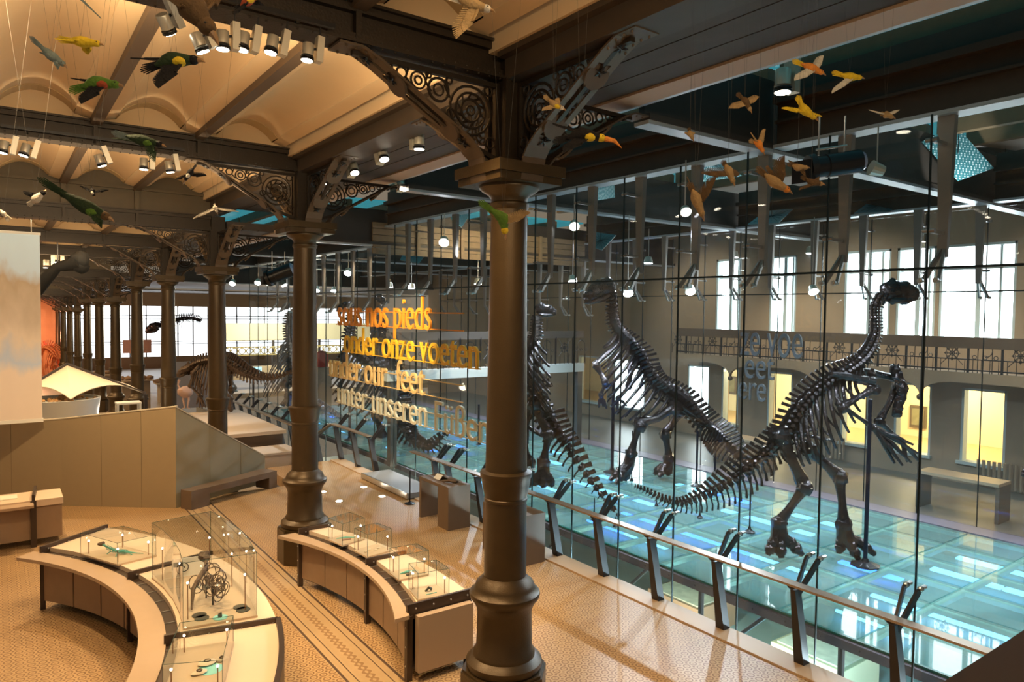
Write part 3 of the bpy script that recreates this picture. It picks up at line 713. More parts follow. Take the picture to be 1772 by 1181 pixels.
# ------------------------------------------------------------------ lettering
def lettering(txt, lab, L, R, topL, col, xr, gx=9.12, facing=-1, rods=True):
    root = thing('lettering_line', lab, 'sign', (gx, onX(*L, gx).y, onX(*L, gx).z))
    a = onX(*L, gx); b = onX(*R, gx); t = onX(*topL, gx); xh = t.z-a.z; zb = (a.z+b.z)/2+.02
    cu = bpy.data.curves.new('text', 'FONT'); cu.body = txt; cu.extrude = .06; cu.bevel_depth = .010; cu.bevel_resolution = 1; cu.offset = -.015; cu.size = 1
    tmp = bpy.data.objects.new('tmp', cu); COL.objects.link(tmp); bpy.context.view_layer.update()
    dg = bpy.context.evaluated_depsgraph_get(); me = bpy.data.meshes.new_from_object(tmp.evaluated_get(dg)); bpy.data.objects.remove(tmp)
    xs = [v.co.x for v in me.vertices]; x0, x1 = min(xs), max(xs); sx = abs(b.y-a.y)/(x1-x0); sz = xh/(.36 if 'F' not in txt else .38)*.98
    for v in me.vertices:
        x, y, z = v.co
        if facing < 0: v.co = (-z*.45, -(x-x0)*sx, y*sz)
        else: v.co = (z, -(x-x0)*sx, y*sz)
    # one part per word: merge face spans along Y
    sp = sorted((min(me.vertices[i].co.y for i in p.vertices), max(me.vertices[i].co.y for i in p.vertices)) for p in me.polygons); cl = []
    for lo, hi in sp:
        if cl and lo < cl[-1][1]+.13*sx: cl[-1][1] = max(cl[-1][1], hi)
        else: cl.append([lo, hi])
    off = Vector((gx, a.y, zb))
    for lo, hi in cl[::-1]:
        mb = MB(); idx = {}
        for p in me.polygons:
            ys = [me.vertices[i].co.y for i in p.vertices]
            if min(ys) >= lo-1e-6 and max(ys) <= hi+1e-6:
                f = []
                for i in p.vertices:
                    if i not in idx: idx[i] = len(mb.v); mb.v.append(me.vertices[i].co+off)
                    f.append(idx[i])
                mb.f.append(tuple(f[::-1]))
        mb.build('word', col, root)
    bpy.data.meshes.remove(me)
    if rods:
        e = onX(xr, 600, gx).y
        for zz in (zb+.03, zb+xh-.02): MB().tube([(gx+.0, a.y+.15, zz), (gx, e, zz)], .016, 6).build('support_rod', col, root)
    return root
o1 = mat('orange_lettering', (.80, .27, .02), .4); o2 = mat('amber_lettering', (.80, .42, .02), .4)
o3 = mat('pale_amber_lettering', (.72, .46, .17), .45); o4 = mat('cream_lettering', (.58, .50, .33), .5)
lettering('sous nos pieds', 'orange raised words sous nos pieds, top line of the lettering on the glass wall', (585, 563), (746, 575), (585, 538), o1, 802)
lettering('onder onze voeten', 'amber raised words onder onze voeten, second line of the lettering on the glass wall', (595.6, 611), (827, 642.6), (595.6, 587), o2, 832)
lettering('under our  feet', 'pale amber raised words under our feet, third line of the lettering on the glass wall', (571, 652), (735, 687.3), (571, 628.5), o3, 802)
lettering('unter unseren Füßen', 'cream raised words unter unseren Füßen, bottom line of the lettering on the glass wall', (584.7, 699.5), (846, 772), (584.7, 676.5), o4, 852)
dk = mat('dark_grey_lettering', (.10, .11, .12), .5)
lettering('ze voe', 'dark letters ze voe on the far glass wall, upper line', (1281, 616), (1388, 622), (1281, 584), dk, 1400, gx=17.84, rods=False)
lettering('eet', 'dark letters eet on the far glass wall, middle line', (1289, 655), (1340, 660), (1289, 630), dk, 1400, gx=17.84, rods=False)
lettering('ere', 'dark letters ere on the far glass wall, lower line', (1278, 692), (1325, 697), (1278, 668), dk, 1400, gx=17.84, rods=False)
# ------------------------------------------------------------------ walkway furniture
plat = mat('grey_landing_slab', (.22, .22, .22), .5)
r_ = thing('landing_platform', 'low grey landing slab at the opening in the railing', 'platform', (8.9, 17.2, 0))
MB().box(8.33, 9.17, 15.85, 18.6, .026, .16).build('slab', plat, r_); MB().box(8.29, 8.33, 15.85, 18.6, .026, .17).build('metal_edge', steel, r_)
st = thing('barrier_stanchion', 'short black stanchion on a round foot beside the landing', 'stanchion', (8.2, 15.5, 0))
MB().lathe([(.13, 0), (.13, .02), (.05, .04), (.03, .06)], 20, (8.2, 15.5, 0)).build('foot', black, st, smooth=True)
MB().tube([(8.2, 15.5, .05), (8.2, 15.5, .82)], .018, 10).build('pole', black, st)
def slab_desk(lab, x0, x1, y0, y1, h, open_=True):
    r_ = thing('slab_desk', lab, 'desk', ((x0+x1)/2, (y0+y1)/2, 0))
    MB().box(x0, x1, y0, y1, h-.07, h).build('desk_top', taupe, r_)
    MB().box(x0, x1, y0, y0+.09 if open_ else y0+.45, 0, h-.07).build('side_panel', taupe, r_); MB().box(x0, x1, y1-.09, y1, 0, h-.07).build('side_panel', taupe, r_)
    return r_
slab_desk('taupe slab desk carrying a white booklet, between the two foreground columns', 7.86, 8.42, 13.1, 14.4, .95, False)
slab_desk('taupe slab desk partly hidden behind the nearest column', 7.86, 8.42, 10.45, 11.75, .95, False)
r_ = thing('open_booklet', 'small white tented booklet on the taupe desk', 'booklet', (8.1, 13.9, .95))
MB().bar((8.02, 13.9, .955), (8.12, 13.9, 1.05), .26, .008, up=(0, 0, 1)).bar((8.12, 13.9, 1.05), (8.26, 13.9, .955), .26, .008).build('cover', white, r_)
r_ = thing('bone_fragment', 'curved bone cast lying on the taupe desk', 'bone', (8.1, 13.5, .95))
MB().tube([(8.0, 13.6, .97), (8.1, 13.45, 1.0), (8.2, 13.35, .98), (8.28, 13.4, .97)], [.02, .03, .03, .02], 8).build('shaft', bonebr, r_, smooth=True)
for j, (x, y) in enumerate(((6.85, 16.67), (6.85, 17.75), (7.95, 17.65), (7.93, 16.5))):
    r_ = thing('floor_spotlight', 'round light set in the tiled floor, %s of the square of four' % ('front left', 'back left', 'back right', 'front right')[(0, 1, 2, 3)[j]], 'floor light', (x, y, 0), 'square of four floor lights')
    MB().lathe([(.10, 0), (.10, .006), (.085, .008)], 20, (x, y, 0)).build('bezel', steel, r_); MB().lathe([(.08, .008), (.08, .011)], 20, (x, y, 0)).build('lens', lampglow, r_)
# camera-side gallery rail (dark, out of focus corner)
pA = Vector((1.02, .60, 3.93)); 
# ================================================================== SKELETONS
def crom(P, t):
    n = len(P)-1; t = max(0, min(n-1e-6, t)); i = int(t); f = t-i
    p0, p1, p2, p3 = P[max(i-1, 0)], P[i], P[i+1], P[min(i+2, n)]
    return .5*((2*p1)+(p2-p0)*f+(2*p0-5*p1+4*p2-p3)*f*f+(3*p1-p0-3*p2+p3)*f**3)
def bonemesh(mb, a, b, r, seed=0, n=8):
    a = Vector(a); b = Vector(b); L = (b-a).length; pts = []; R = []
    side = (b-a).orthogonal().normalized()
    for i in range(9):
        t = i/8; k = 1.35-.65*math.sin(PI*t)**.7 if 0 < t < 1 else 1.2
        if t in (0, 1): k = .9
        pts.append(a.lerp(b, t)+side*(L*.03*math.sin(PI*t))+Vector((mnoise.noise(Vector((seed, t*3, 0))),)*3)*r*.25); R.append(r*k)
    mb.tube(pts, R, n)
    for e, s in ((a, 1), (b, -1)):
        mb.ball(e+side*r*.6, r*1.15, 8, 6, rough=.35, seed=seed+s); mb.ball(e-side*r*.6, r*1.05, 8, 6, rough=.35, seed=seed+2*s)
    return mb
def skeleton(name, label, depth, spine, head, ribs, arms, legs, m, u=1.0, nv=60, tailspine=1.0, group=None, feet=True, cat='skeleton'):
    """spine: tail tip -> neck end, entries (px, py, depth offset, centrum radius m, neural spine m, chevron m)"""
    Dp = lambda q: onD(q[0], q[1], depth+(q[2] if len(q) > 2 else 0))
    P = [Dp(s) for s in spine]; n = len(P)-1
    attr = [Vector((s[3], s[4], s[5])) for s in spine]
    low = min(p.z for p in P); root = thing(name, label, cat, (P[n//2].x, P[n//2].y, 0), group)
    side0 = Vector((FWD.x, FWD.y, 0)).normalized()
    nt = nv; segs = {}
    secs = [('tail_vertebrae', 0, ribs['t1']), ('back_vertebrae', ribs['t1'], ribs['t0']), ('neck_vertebrae', ribs['t0'], n)]
    for nm, ta, tb in secs:
        mb = MB(); k = max(4, int(nv*(tb-ta)/n))
        for i in range(k):
            t = ta+(tb-ta)*(i+.5)/k; p = crom(P, t); q = crom(P, min(t+.05, n-1e-4)); q0 = crom(P, max(t-.05, 0))
            tg = (q-q0).normalized(); lat = (side0-tg*side0.dot(tg)).normalized(); up = tg.cross(lat)
            up = up if up.dot(ribs.get('up', Vector((0, 0, 1)))) > 0 else -up
            A = crom(attr, t); r, ns, ch = max(.008, A.x)*u*1.5, A.y*u, A.z*u
            rot = tg.to_track_quat('X', 'Z')
            L = (crom(P, min(ta+(tb-ta)*(i+1)/k, n-1e-4))-crom(P, ta+(tb-ta)*i/k)).length
            mb.ball(p, 1, 8, 6, (L*.46, r, r), rot, rough=.55, seed=i)
            if ns > .02:
                a = p+up*r*.5; lean = -tg if nm != 'neck_vertebrae' else tg*0
                b = p+up*(r+ns)+lean*ns*.35
                mb.bar(a, b, r*.40, L*.5, up=tg, w2=r*.35, h2=L*.6)
            for sgn in (-1, 1):
                e = p+lat*(sgn*r*1.9)+up*r*.7; mb.tube([p+lat*sgn*r*.5, e], [r*.42, r*.28], 5)
                mb.ball(p+lat*(sgn*r*.8)+up*r*.9+tg*L*.3, r*.4, 6, 4, rough=.3, seed=i)
            if ch > .02: mb.tube([p-up*r*.6, p-up*(r+ch*.6)-tg*ch*.2, p-up*(r+ch)-tg*ch*.45], [r*.28, r*.22, r*.30], 5)
        mb.build(nm, m, root, smooth=True)
    # ribs
    k = ribs['n']
    for i in range(k):
        t = ribs['t1']+(ribs['t0']-ribs['t1'])*(i+.5)/k*1.0; p = crom(P, t); tg = (crom(P, t+.04)-crom(P, t-.04)).normalized()
        dn = Vector(RT)*ribs['d'][0]+Vector(UP)*ribs['d'][1]; dn.normalize()
        f = math.sin(PI*(.18+.72*(i+.5)/k)); L = ribs['len']*f*u; W = ribs['w']*f*u
        for sgn in (-1, 1):
            pts = []; R = []
            for j in range(9):
                a = j/8; ang = a*2.35
                pts.append(p+side0*(sgn*W*math.sin(ang))+dn*(L*(1-math.cos(ang))/1.7)+tg*(-ribs.get('sweep', .12)*math.sin(a*PI)*u)); R.append(.032*u*(1.25-.6*a))
            MB().tube(pts, R, 6, flat=.6).build('rib', m, root, smooth=True)
    # skull
    a = Dp(head['back']); b = Dp(head['snout']); hx = (b-a); L = hx.length; hx.normalize(); lat = (side0-hx*side0.dot(hx)).normalized(); hz = hx.cross(lat)
    if hz.z < 0: hz = -hz
    H = head.get('h', .42)*L
    mb = MB()
    rot = Matrix((hx, lat, hz)).transposed().to_quaternion()
    B = lambda x, y, z, r, sc, sd: mb.ball(a+hx*(x*L)+lat*(y*L)+hz*(z*L), r*L, 14, 10, sc, rot, rough=.32, seed=sd)
    B(.20, 0, .05, .30, (1.05, .75, 1.05), 1); B(.45, 0, .08, .29, (1.2, .6, .95), 2); B(.70, 0, .02, .24, (1.25, .6, .9), 3); B(.90, 0, -.06, .15, (1.0, .8, .95), 4)
    for s in (-1, 1):
        mb.torus(a+hx*(.33*L)+lat*(s*.145*L)+hz*(.10*L), .07*L, .022*L, lat, 12, 5); B(.12, s*.11, .12, .09, (1, 1, 1), 7+s); B(.16, s*.14, -.16, .07, (.7, .6, 1.8), 9+s)
    if head.get('tall'):
        B(.30, 0, -.12, .27, (1.1, .6, .9), 12); B(.55, 0, -.12, .25, (1.2, .6, .9), 13); B(.80, 0, -.08, .20, (1.0, .65, 1.0), 14); B(.35, 0, .2, .2, (1.4, .6, .6), 15)
    mb.build('cranium', m, root, smooth=True)
    j = MB()
    for s in (-1, 1): j.tube([a+hx*(.12*L)+lat*(s*.12*L)-hz*(.22*L), a+hx*(.45*L)+lat*(s*.10*L)-hz*(.24*L), a+hx*(.78*L)+lat*(s*.04*L)-hz*(.18*L), a+hx*(.93*L)-hz*(.14*L)], [.07*L, .10*L, .08*L, .05*L], 7)
    for q in range(8): j.box(*[v for c, h in zip(a+hx*((.4+q*.05)*L)-hz*(.17*L), (.008, .03, .02)) for v in (c-h*L*1.2, c+h*L*1.2)])
    j.build('lower_jaw', m, root, smooth=True)
    # limbs
    for q, A in enumerate(arms):
        sh, el, wr, fg = Dp(A[0]), Dp(A[1]), Dp(A[2]), [Dp(x) for x in A[3]]
        bonemesh(MB(), sh, el, .075*u, q).build('upper_arm_bone', m, root, smooth=True)
        mb = MB(); d = side0*.035*u
        bonemesh(mb, el+d, wr+d, .042*u, q+3); bonemesh(mb, el-d, wr-d, .036*u, q+5); mb.build('forearm_bones', m, root, smooth=True)
        mb = MB(); mb.ball(wr, .065*u, 8, 6, rough=.4, seed=q)
        for w_, f_ in enumerate(fg):
            mid = wr.lerp(f_, .5)+Vector((0, 0, .02)); mb.tube([wr, wr.lerp(f_, .3), mid, wr.lerp(f_, .75), f_], [.045*u, .03*u, .045*u, .03*u, .02*u], 6)
            mb.ball(mid, .03*u, 6, 5)
        mb.build('hand_bones', m, root, smooth=True)
        if len(A) > 4:
            s_, e_ = Dp(A[4][0]), Dp(A[4][1]); mb = MB().tube([s_, s_.lerp(e_, .35), s_.lerp(e_, .7), e_], [.06*u, .11*u, .09*u, .11*u], 8, flat=.7); mb.build('shoulder_blade', m, root, smooth=True)
    for q, A in enumerate(legs):
        hp, kn, an, ft = Dp(A[0]), Dp(A[1]), Dp(A[2]), [Dp(x) for x in A[3]]
        bonemesh(MB(), hp, kn, .12*u, q+11, 10).build('thigh_bone', m, root, smooth=True)
        mb = MB(); bonemesh(mb, kn, an, .095*u, q+21, 10); d = side0*.08*u; bonemesh(mb, kn+d, an+d, .025*u, q+23); mb.build('shin_bones', m, root, smooth=True)
        mb = MB(); mb.ball(an, .14*u, 8, 6, rough=.4, seed=q)
        for f_ in ft:
            heel = Vector((an.x, an.y, 0)).lerp(Vector((f_.x, f_.y, 0)), .22); heel.z = .5*an.z+.5*f_.z
            heel.z = max(heel.z, f_.z+.08*u)
            pts = [an, heel, heel.lerp(f_, .45)+Vector((0, 0, .03*u)), heel.lerp(f_, .75)+Vector((0, 0, .02*u)), f_+(f_-heel)*.12]
            mb.tube(pts, [.12*u, .10*u, .085*u, .07*u, .045*u], 7)
            for c in pts[1:4]: mb.ball(c, .095*u, 7, 5, rough=.4, seed=q)
        mb.build('foot_bones', m, root, smooth=True)
    if head.get('chest'):
        mb = MB()
        for a_, b_, r in head['chest']:
            A_, B_ = Dp(a_), Dp(b_)
            for i in range(5): mb.ball(A_.lerp(B_, i/4), r*u, 9, 7, (1, .7, 1.1), rough=.6, seed=i*3+r*100)
        mb.build('breast_bones', m, root, smooth=True)
    # pelvis
    mb = MB()
    for s in (-1, 1):
        for (x0, x1, r) in head['pelvis']:
            a_, b_ = Dp(x0)+side0*s*.14*u, Dp(x1)+side0*s*.12*u
            mb.tube([a_, a_.lerp(b_, .3), a_.lerp(b_, .65), b_], [r*.6, r, r*.9, r*.5], 8, flat=.5)
    mb.build('pelvis', m, root, smooth=True)
    return root
skeleton('iguanodon_skeleton', 'large black skeleton standing upright, head facing right, at the front of the glass floor', 13.95,
 [(1098, 842, .5, .012, .03, .02), (1120, 851, .4, .02, .04, .03), (1148, 866, .3, .028, .06, .05), (1180, 873, .2, .035, .08, .10), (1215, 862, .1, .042, .13, .18), (1255, 842, 0, .05, .22, .26), (1295, 815, 0, .06, .28, .28),
  (1330, 787, 0, .07, .26, .18), (1362, 752, 0, .085, .22, .05), (1385, 712, 0, .08, .22, 0), (1410, 683, 0, .075, .22, 0), (1440, 660, 0, .075, .20, 0), (1472, 642, 0, .075, .14, 0), (1496, 622, 0, .075, .08, 0),
  (1511, 600, 0, .07, .06, .0), (1519, 577, 0, .06, .05, 0), (1519, 553, 0, .055, .05, 0), (1520, 530, 0, .055, .04, 0), (1530, 512, 0, .06, .04, 0)],
 dict(back=(1530, 505), snout=(1589, 507), chest=[((1550, 642, .1), (1562, 676, .1), .11), ((1562, 680, .1), (1552, 712, .1), .10), ((1440, 646, .05), (1508, 648, .05), .085), ((1340, 752, 0), (1385, 748, 0), .12)], pelvis=[((1330, 748), (1408, 742), .10), ((1385, 752), (1442, 763), .035), ((1365, 757), (1310, 800), .04)], h=.5, tall=1),
 dict(t1=8, t0=13, n=13, len=1.0, w=.38, d=(.10, -1), sweep=.18, up=Vector((-.3, .2, .6))),
 [((1512, 672, -.3), (1456, 703, -.35), (1512, 741, -.4), [(1580, 770, -.4), (1577, 801, -.4), (1548, 802, -.4), (1590, 786, -.4), (1562, 806, -.5)], ((1440, 648, -.25), (1512, 660, -.3))),
  ((1552, 668, .3), (1522, 730, .35), (1560, 765, .3), [(1582, 790, .3), (1570, 800, .3), (1592, 800, .3)], ((1480, 640, .25), (1550, 655, .3)))],
 [((1352, 757, -.2), (1392, 843, -.2), (1348, 906, -.2), [(1330, 958, -.25), (1352, 963, -.35), (1385, 958, -.2)]),
  ((1398, 775, .1), (1452, 825, .1), (1460, 908, .0), [(1452, 955, .05), (1484, 966, -.15), (1509, 957, 0)])], bone, 1.15, 82)
# sternum mass of the large skeleton lives in its own part-like thing
skeleton('iguanodon_skeleton', 'black skeleton facing left with bowed neck, second in depth behind the glass', 20.4,
 [(1300, 822, -1.4, .02, .05, .03), (1280, 792, -1, .05, .14, .16), (1257, 769, -.5, .06, .26, .28), (1241, 753, -.2, .07, .28, .28), (1225, 740, 0, .08, .26, .2), (1204, 722, 0, .1, .24, .05), (1180, 697, 0, .13, .2, 0), (1161, 682, 0, .12, .16, 0),
  (1138, 668, 0, .10, .16, 0), (1119, 648, 0, .10, .2, 0), (1106, 621, 0, .10, .24, 0), (1092, 600, 0, .09, .18, 0), (1076, 584, 0, .09, .12, 0), (1064, 570, 0, .09, .08, 0), (1057, 552, 0, .085, .07, 0), (1056, 531, 0, .08, .06, 0), (1055, 508, 0, .08, .05, 0)],
 dict(back=(1060, 494), snout=(1011, 519), pelvis=[((1150, 682), (1215, 730), .16), ((1165, 700), (1129, 689), .06), ((1175, 705), (1215, 745), .06)]),
 dict(t1=7, t0=13, n=12, len=1.15, w=.42, d=(-.62, -.8), sweep=.05, up=Vector((.5, -.3, .6))),
 [((1032, 634, -.3), (1048, 662, -.4), (1040, 684, -.4), [(1036, 706, -.4), (1044, 704, -.4), (1050, 708, -.4)], ((1065, 600, -.3), (1028, 632, -.3))),
  ((1092, 640, .3), (1088, 668, .3), (1070, 690, .3), [(1060, 706, .3), (1068, 712, .3), (1085, 703, .3)], ((1100, 615, .3), (1085, 640, .3)))],
 [((1168, 706, -.25), (1106, 735, -.3), (1092, 785, -.3), [(1058, 829, -.5), (1068, 834, -.7), (1082, 830, -.3)]),
  ((1176, 712, .3), (1151, 752, .3), (1158, 793, .3), [(1134, 820, .3), (1142, 823, .0), (1156, 822, .3)])], bone, 1.3, 62)
skeleton('iguanodon_skeleton', 'dark skeleton mostly hidden behind the nearest column, its long tail sloping down to the right', 17.0,
 [(1071, 896, -.6, .012, .03, .02), (1040, 857, -.4, .03, .08, .06), (1010, 816, -.2, .045, .14, .14), (982, 776, 0, .06, .2, .22), (962, 749, 0, .08, .22, .2), (944, 718, 0, .1, .24, .1), (926, 680, 0, .11, .22, 0), (912, 652, 0, .10, .2, 0),
  (908, 630, 0, .09, .2, 0), (912, 612, 0, .09, .15, 0), (922, 598, 0, .08, .1, 0), (930, 582, 0, .07, .08, 0), (931, 564, 0, .07, .06, 0), (931, 548, 0, .07, .05, 0)],
 dict(back=(929, 536), snout=(962, 540), pelvis=[((912, 672), (948, 715), .14), ((915, 740), (938, 755), .07)]),
 dict(t1=6, t0=11, n=10, len=.9, w=.4, d=(.55, -.85), sweep=.05, up=Vector((-.3, .2, .7))),
 [((930, 625, -.2), (925, 660, -.3), (940, 680, -.3), [(950, 690, -.3), (945, 697, -.3), (938, 698, -.3)])],
 [((925, 700, -.2), (950, 752, -.2), (940, 800, -.2), [(925, 838, -.2), (940, 842, -.3), (955, 840, -.2)]), ((915, 705, .2), (905, 760, .2), (915, 800, .2), [(905, 838, .2), (915, 842, .1), (925, 838, .2)])], bone, 1.2, 46)
skeleton('iguanodon_skeleton', 'dark skeleton seen behind the raised lettering, facing left, with a sagging tail', 27.0,
 [(775, 742, -3.6, .02, .04, .04), (757, 764, -3.4, .04, .08, .2), (740, 774, -3.0, .05, .1, .3), (716, 762, -2, .07, .12, .34), (700, 738, -1, .09, .14, .3), (688, 712, 0, .11, .2, .1), (676, 682, 0, .13, .22, 0), (657, 652, 0, .12, .22, 0),
  (637, 628, 0, .11, .22, 0), (620, 612, 0, .1, .2, 0), (606, 600, 0, .09, .16, 0), (600, 585, 0, .09, .1, 0), (603, 566, 0, .08, .08, 0), (607, 546, 0, .08, .06, 0)],
 dict(back=(610, 530), snout=(583, 536), pelvis=[((665, 665), (695, 712), .16), ((680, 690), (655, 700), .06)]),
 dict(t1=6, t0=11, n=12, len=1.2, w=.45, d=(-.45, -.85), sweep=.1, up=Vector((.4, -.2, .6))),
 [((596, 620, -.3), (600, 650, -.3), (588, 668, -.3), [(580, 680, -.3), (588, 684, -.3), (594, 682, -.3)])],
 [((682, 700, -.25), (652, 720, -.3), (660, 752, -.3), [(640, 782, -.3), (650, 786, -.4), (662, 783, -.3)]), ((685, 700, .3), (690, 735, .3), (680, 765, .3), [(668, 785, .3), (676, 788, .2), (690, 785, .3)])], bone, 1.6, 48)
skeleton('iguanodon_skeleton', 'pale lit skeleton facing the viewer behind the upper lettering lines', 31.5,
 [(710, 690, 0, .05, .1, .1), (695, 672, 0, .08, .2, .1), (685, 645, 0, .12, .2, .1), (676, 620, 0, .12, .2, 0), (668, 600, 0, .11, .2, 0), (660, 580, 0, .1, .15, 0), (656, 562, 0, .1, .1, 0), (656, 545, 0, .09, .08, 0), (657, 530, 0, .09, .06, 0)],
 dict(back=(652, 512), snout=(666, 526), pelvis=[((675, 640), (700, 665), .16)]),
 dict(t1=3, t0=6, n=9, len=1.1, w=.6, d=(0, -1), sweep=.0, up=Vector((.3, .2, .6))),
 [((646, 575, 0), (636, 600, 0), (645, 618, 0), [(640, 628, 0), (648, 630, 0)])],
 [((682, 650, 0), (672, 675, 0), (680, 700, 0), [(670, 725, 0), (684, 728, 0)])], bone, 1.3, 36)
skeleton('iguanodon_skeleton', 'silvery skeleton standing just left of the second column, beyond the glass', 35.0,
 [(592, 725, -4, .03, .05, .05), (575, 716, -3, .05, .08, .1), (553, 704, -2, .07, .1, .12), (530, 690, -1, .1, .15, .15), (512, 662, 0, .14, .2, .1), (507, 640, 0, .15, .25, 0), (504, 620, 0, .15, .25, 0), (502, 600, 0, .14, .25, 0), (499, 584, 0, .12, .2, 0), (498, 570, 0, .12, .1, 0),
  (499, 556, 0, .11, .1, 0), (500, 542, 0, .1, .08, 0)],
 dict(back=(501, 528), snout=(487, 535), pelvis=[((500, 640), (515, 665), .2)]),
 dict(t1=5, t0=8, n=9, len=1.5, w=.6, d=(-.5, -.85), sweep=.0, up=Vector((.5, 0, .6))),
 [((490, 600, 0), (487, 618, 0), (484, 632, 0), [(480, 640, 0), (486, 642, 0)])],
 [((503, 645, 0), (494, 665, 0), (499, 685, 0), [(488, 702, 0), (500, 703, 0)])], mat('silvery_bone', (.16, .17, .19), .3, .7, bump=.3, bscale=20), 1.5, 40)
skeleton('quadruped_skeleton', 'brown four legged skeleton with long tail, between the third and fourth columns', 29.5,
 [(505, 645, -3.5, .03, .04, .03), (480, 653, -3, .04, .07, .05), (455, 655, -2.2, .06, .12, .10), (430, 648, -1.2, .09, .18, .15), (408, 637, -.4, .12, .24, .1), (392, 630, 0, .13, .26, 0), (375, 627, 0, .12, .2, 0), (358, 628, 0, .11, .2, 0), (342, 633, 0, .1, .2, 0), (330, 640, 0, .10, .12, 0), (320, 643, 0, .1, .05, 0)],
 dict(back=(322, 640), snout=(306, 652), pelvis=[((388, 632), (420, 645), .2)]),
 dict(t1=5, t0=8.6, n=11, len=1.15, w=.5, d=(-.05, -1), sweep=.1, up=Vector((0, 0, 1))),
 [((335, 645, -.3), (330, 668, -.3), (345, 684, -.3), [(340, 700, -.3), (346, 706, -.3), (352, 704, -.3)], ((345, 632, -.3), (332, 650, -.3))), ((338, 645, .3), (345, 665, .3), (349, 685, .3), [(345, 706, .3), (350, 708, .3), (356, 706, .3)])],
 [((395, 645, -.3), (388, 672, -.3), (398, 690, -.3), [(390, 708, -.3), (400, 712, -.3)]), ((398, 645, .3), (402, 672, .3), (396, 690, .3), [(392, 708, .3), (400, 712, .3)])], bonebr, 1.15, 44, cat='skeleton')
skeleton('iguanodon_skeleton', 'dark skull and shoulder of a skeleton cut by the right edge of the picture', 11.6,
 [(1900, 900, 0, .06, .2, .1), (1860, 870, 0, .07, .2, 0), (1830, 850, 0, .07, .2, 0), (1808, 835, 0, .07, .1, 0), (1795, 825, 0, .06, .1, 0)],
 dict(back=(1800, 815), snout=(1768, 820), pelvis=[((1880, 880), (1900, 900), .1)]), dict(t1=1, t0=3, n=4, len=.6, w=.3, d=(0, -1), up=Vector((0, 0, 1))), [], [], bone, 1.0, 14)
# poles holding the skeletons
polem = mat('blue_black_pole', (.012, .02, .04), .25, .7)
def stand(lab, base, top, r=.03, foot=.16, depth=None):
    b = onZ(*base, 0); d = (b-CAM).dot(FWD); t = onD(*top, d)
    root = thing('support_pole', lab, 'pole', tuple(b), 'poles carrying the skeletons')
    MB().lathe([(foot, 0), (foot, .02), (foot*.75, .035), (foot*.3, .08), (r*1.3, .14)], 8 if foot > .2 else 20, b).build('foot', black, root, smooth=foot < .2)
    MB().tube([b+Vector((0, 0, .05)), Vector((b.x, b.y, t.z))], r, 10).build('pole', polem, root)
stand('thick dark pole with octagonal foot beside the right foot of the large skeleton', (1497, 979), (1512, 690), .038, .27)
stand('thin dark pole under the tail of the large skeleton, near its thick end', (1297, 922), (1303, 825), .018, .12)
stand('thin short pole under the middle of the large skeleton tail', (1211, 897), (1211, 868), .013, .07)
stand('tiny pole under the tail tip of the large skeleton', (1136, 876), (1136, 860), .01, .05)
stand('dark pole with round foot left of the large skeleton tail', (1205, 842), (1206, 745), .03, .15)
stand('dark pole with round foot in front of the left facing skeleton', (1059, 818), (1063, 660), .05, .26)
stand('thin pole behind the foot of the left facing skeleton', (1093, 832), (1100, 745), .015, .06)
stand('pole right of the left facing skeleton, under its tail', (1237, 820), (1238, 760), .03, .1)
stand('short pole under the tail tip behind the nearest column', (1028, 900), (1028, 862), .014, .07)
stand('short pole under the tail at the railing behind the nearest column', (1065, 912), (1065, 895), .012, .06)
stand('blue lit pole behind the bottom lettering line', (605, 762), (606, 690), .05, .2)
stand('pole behind the letters at the right of the bottom line', (828, 770), (828, 700), .04, .1)
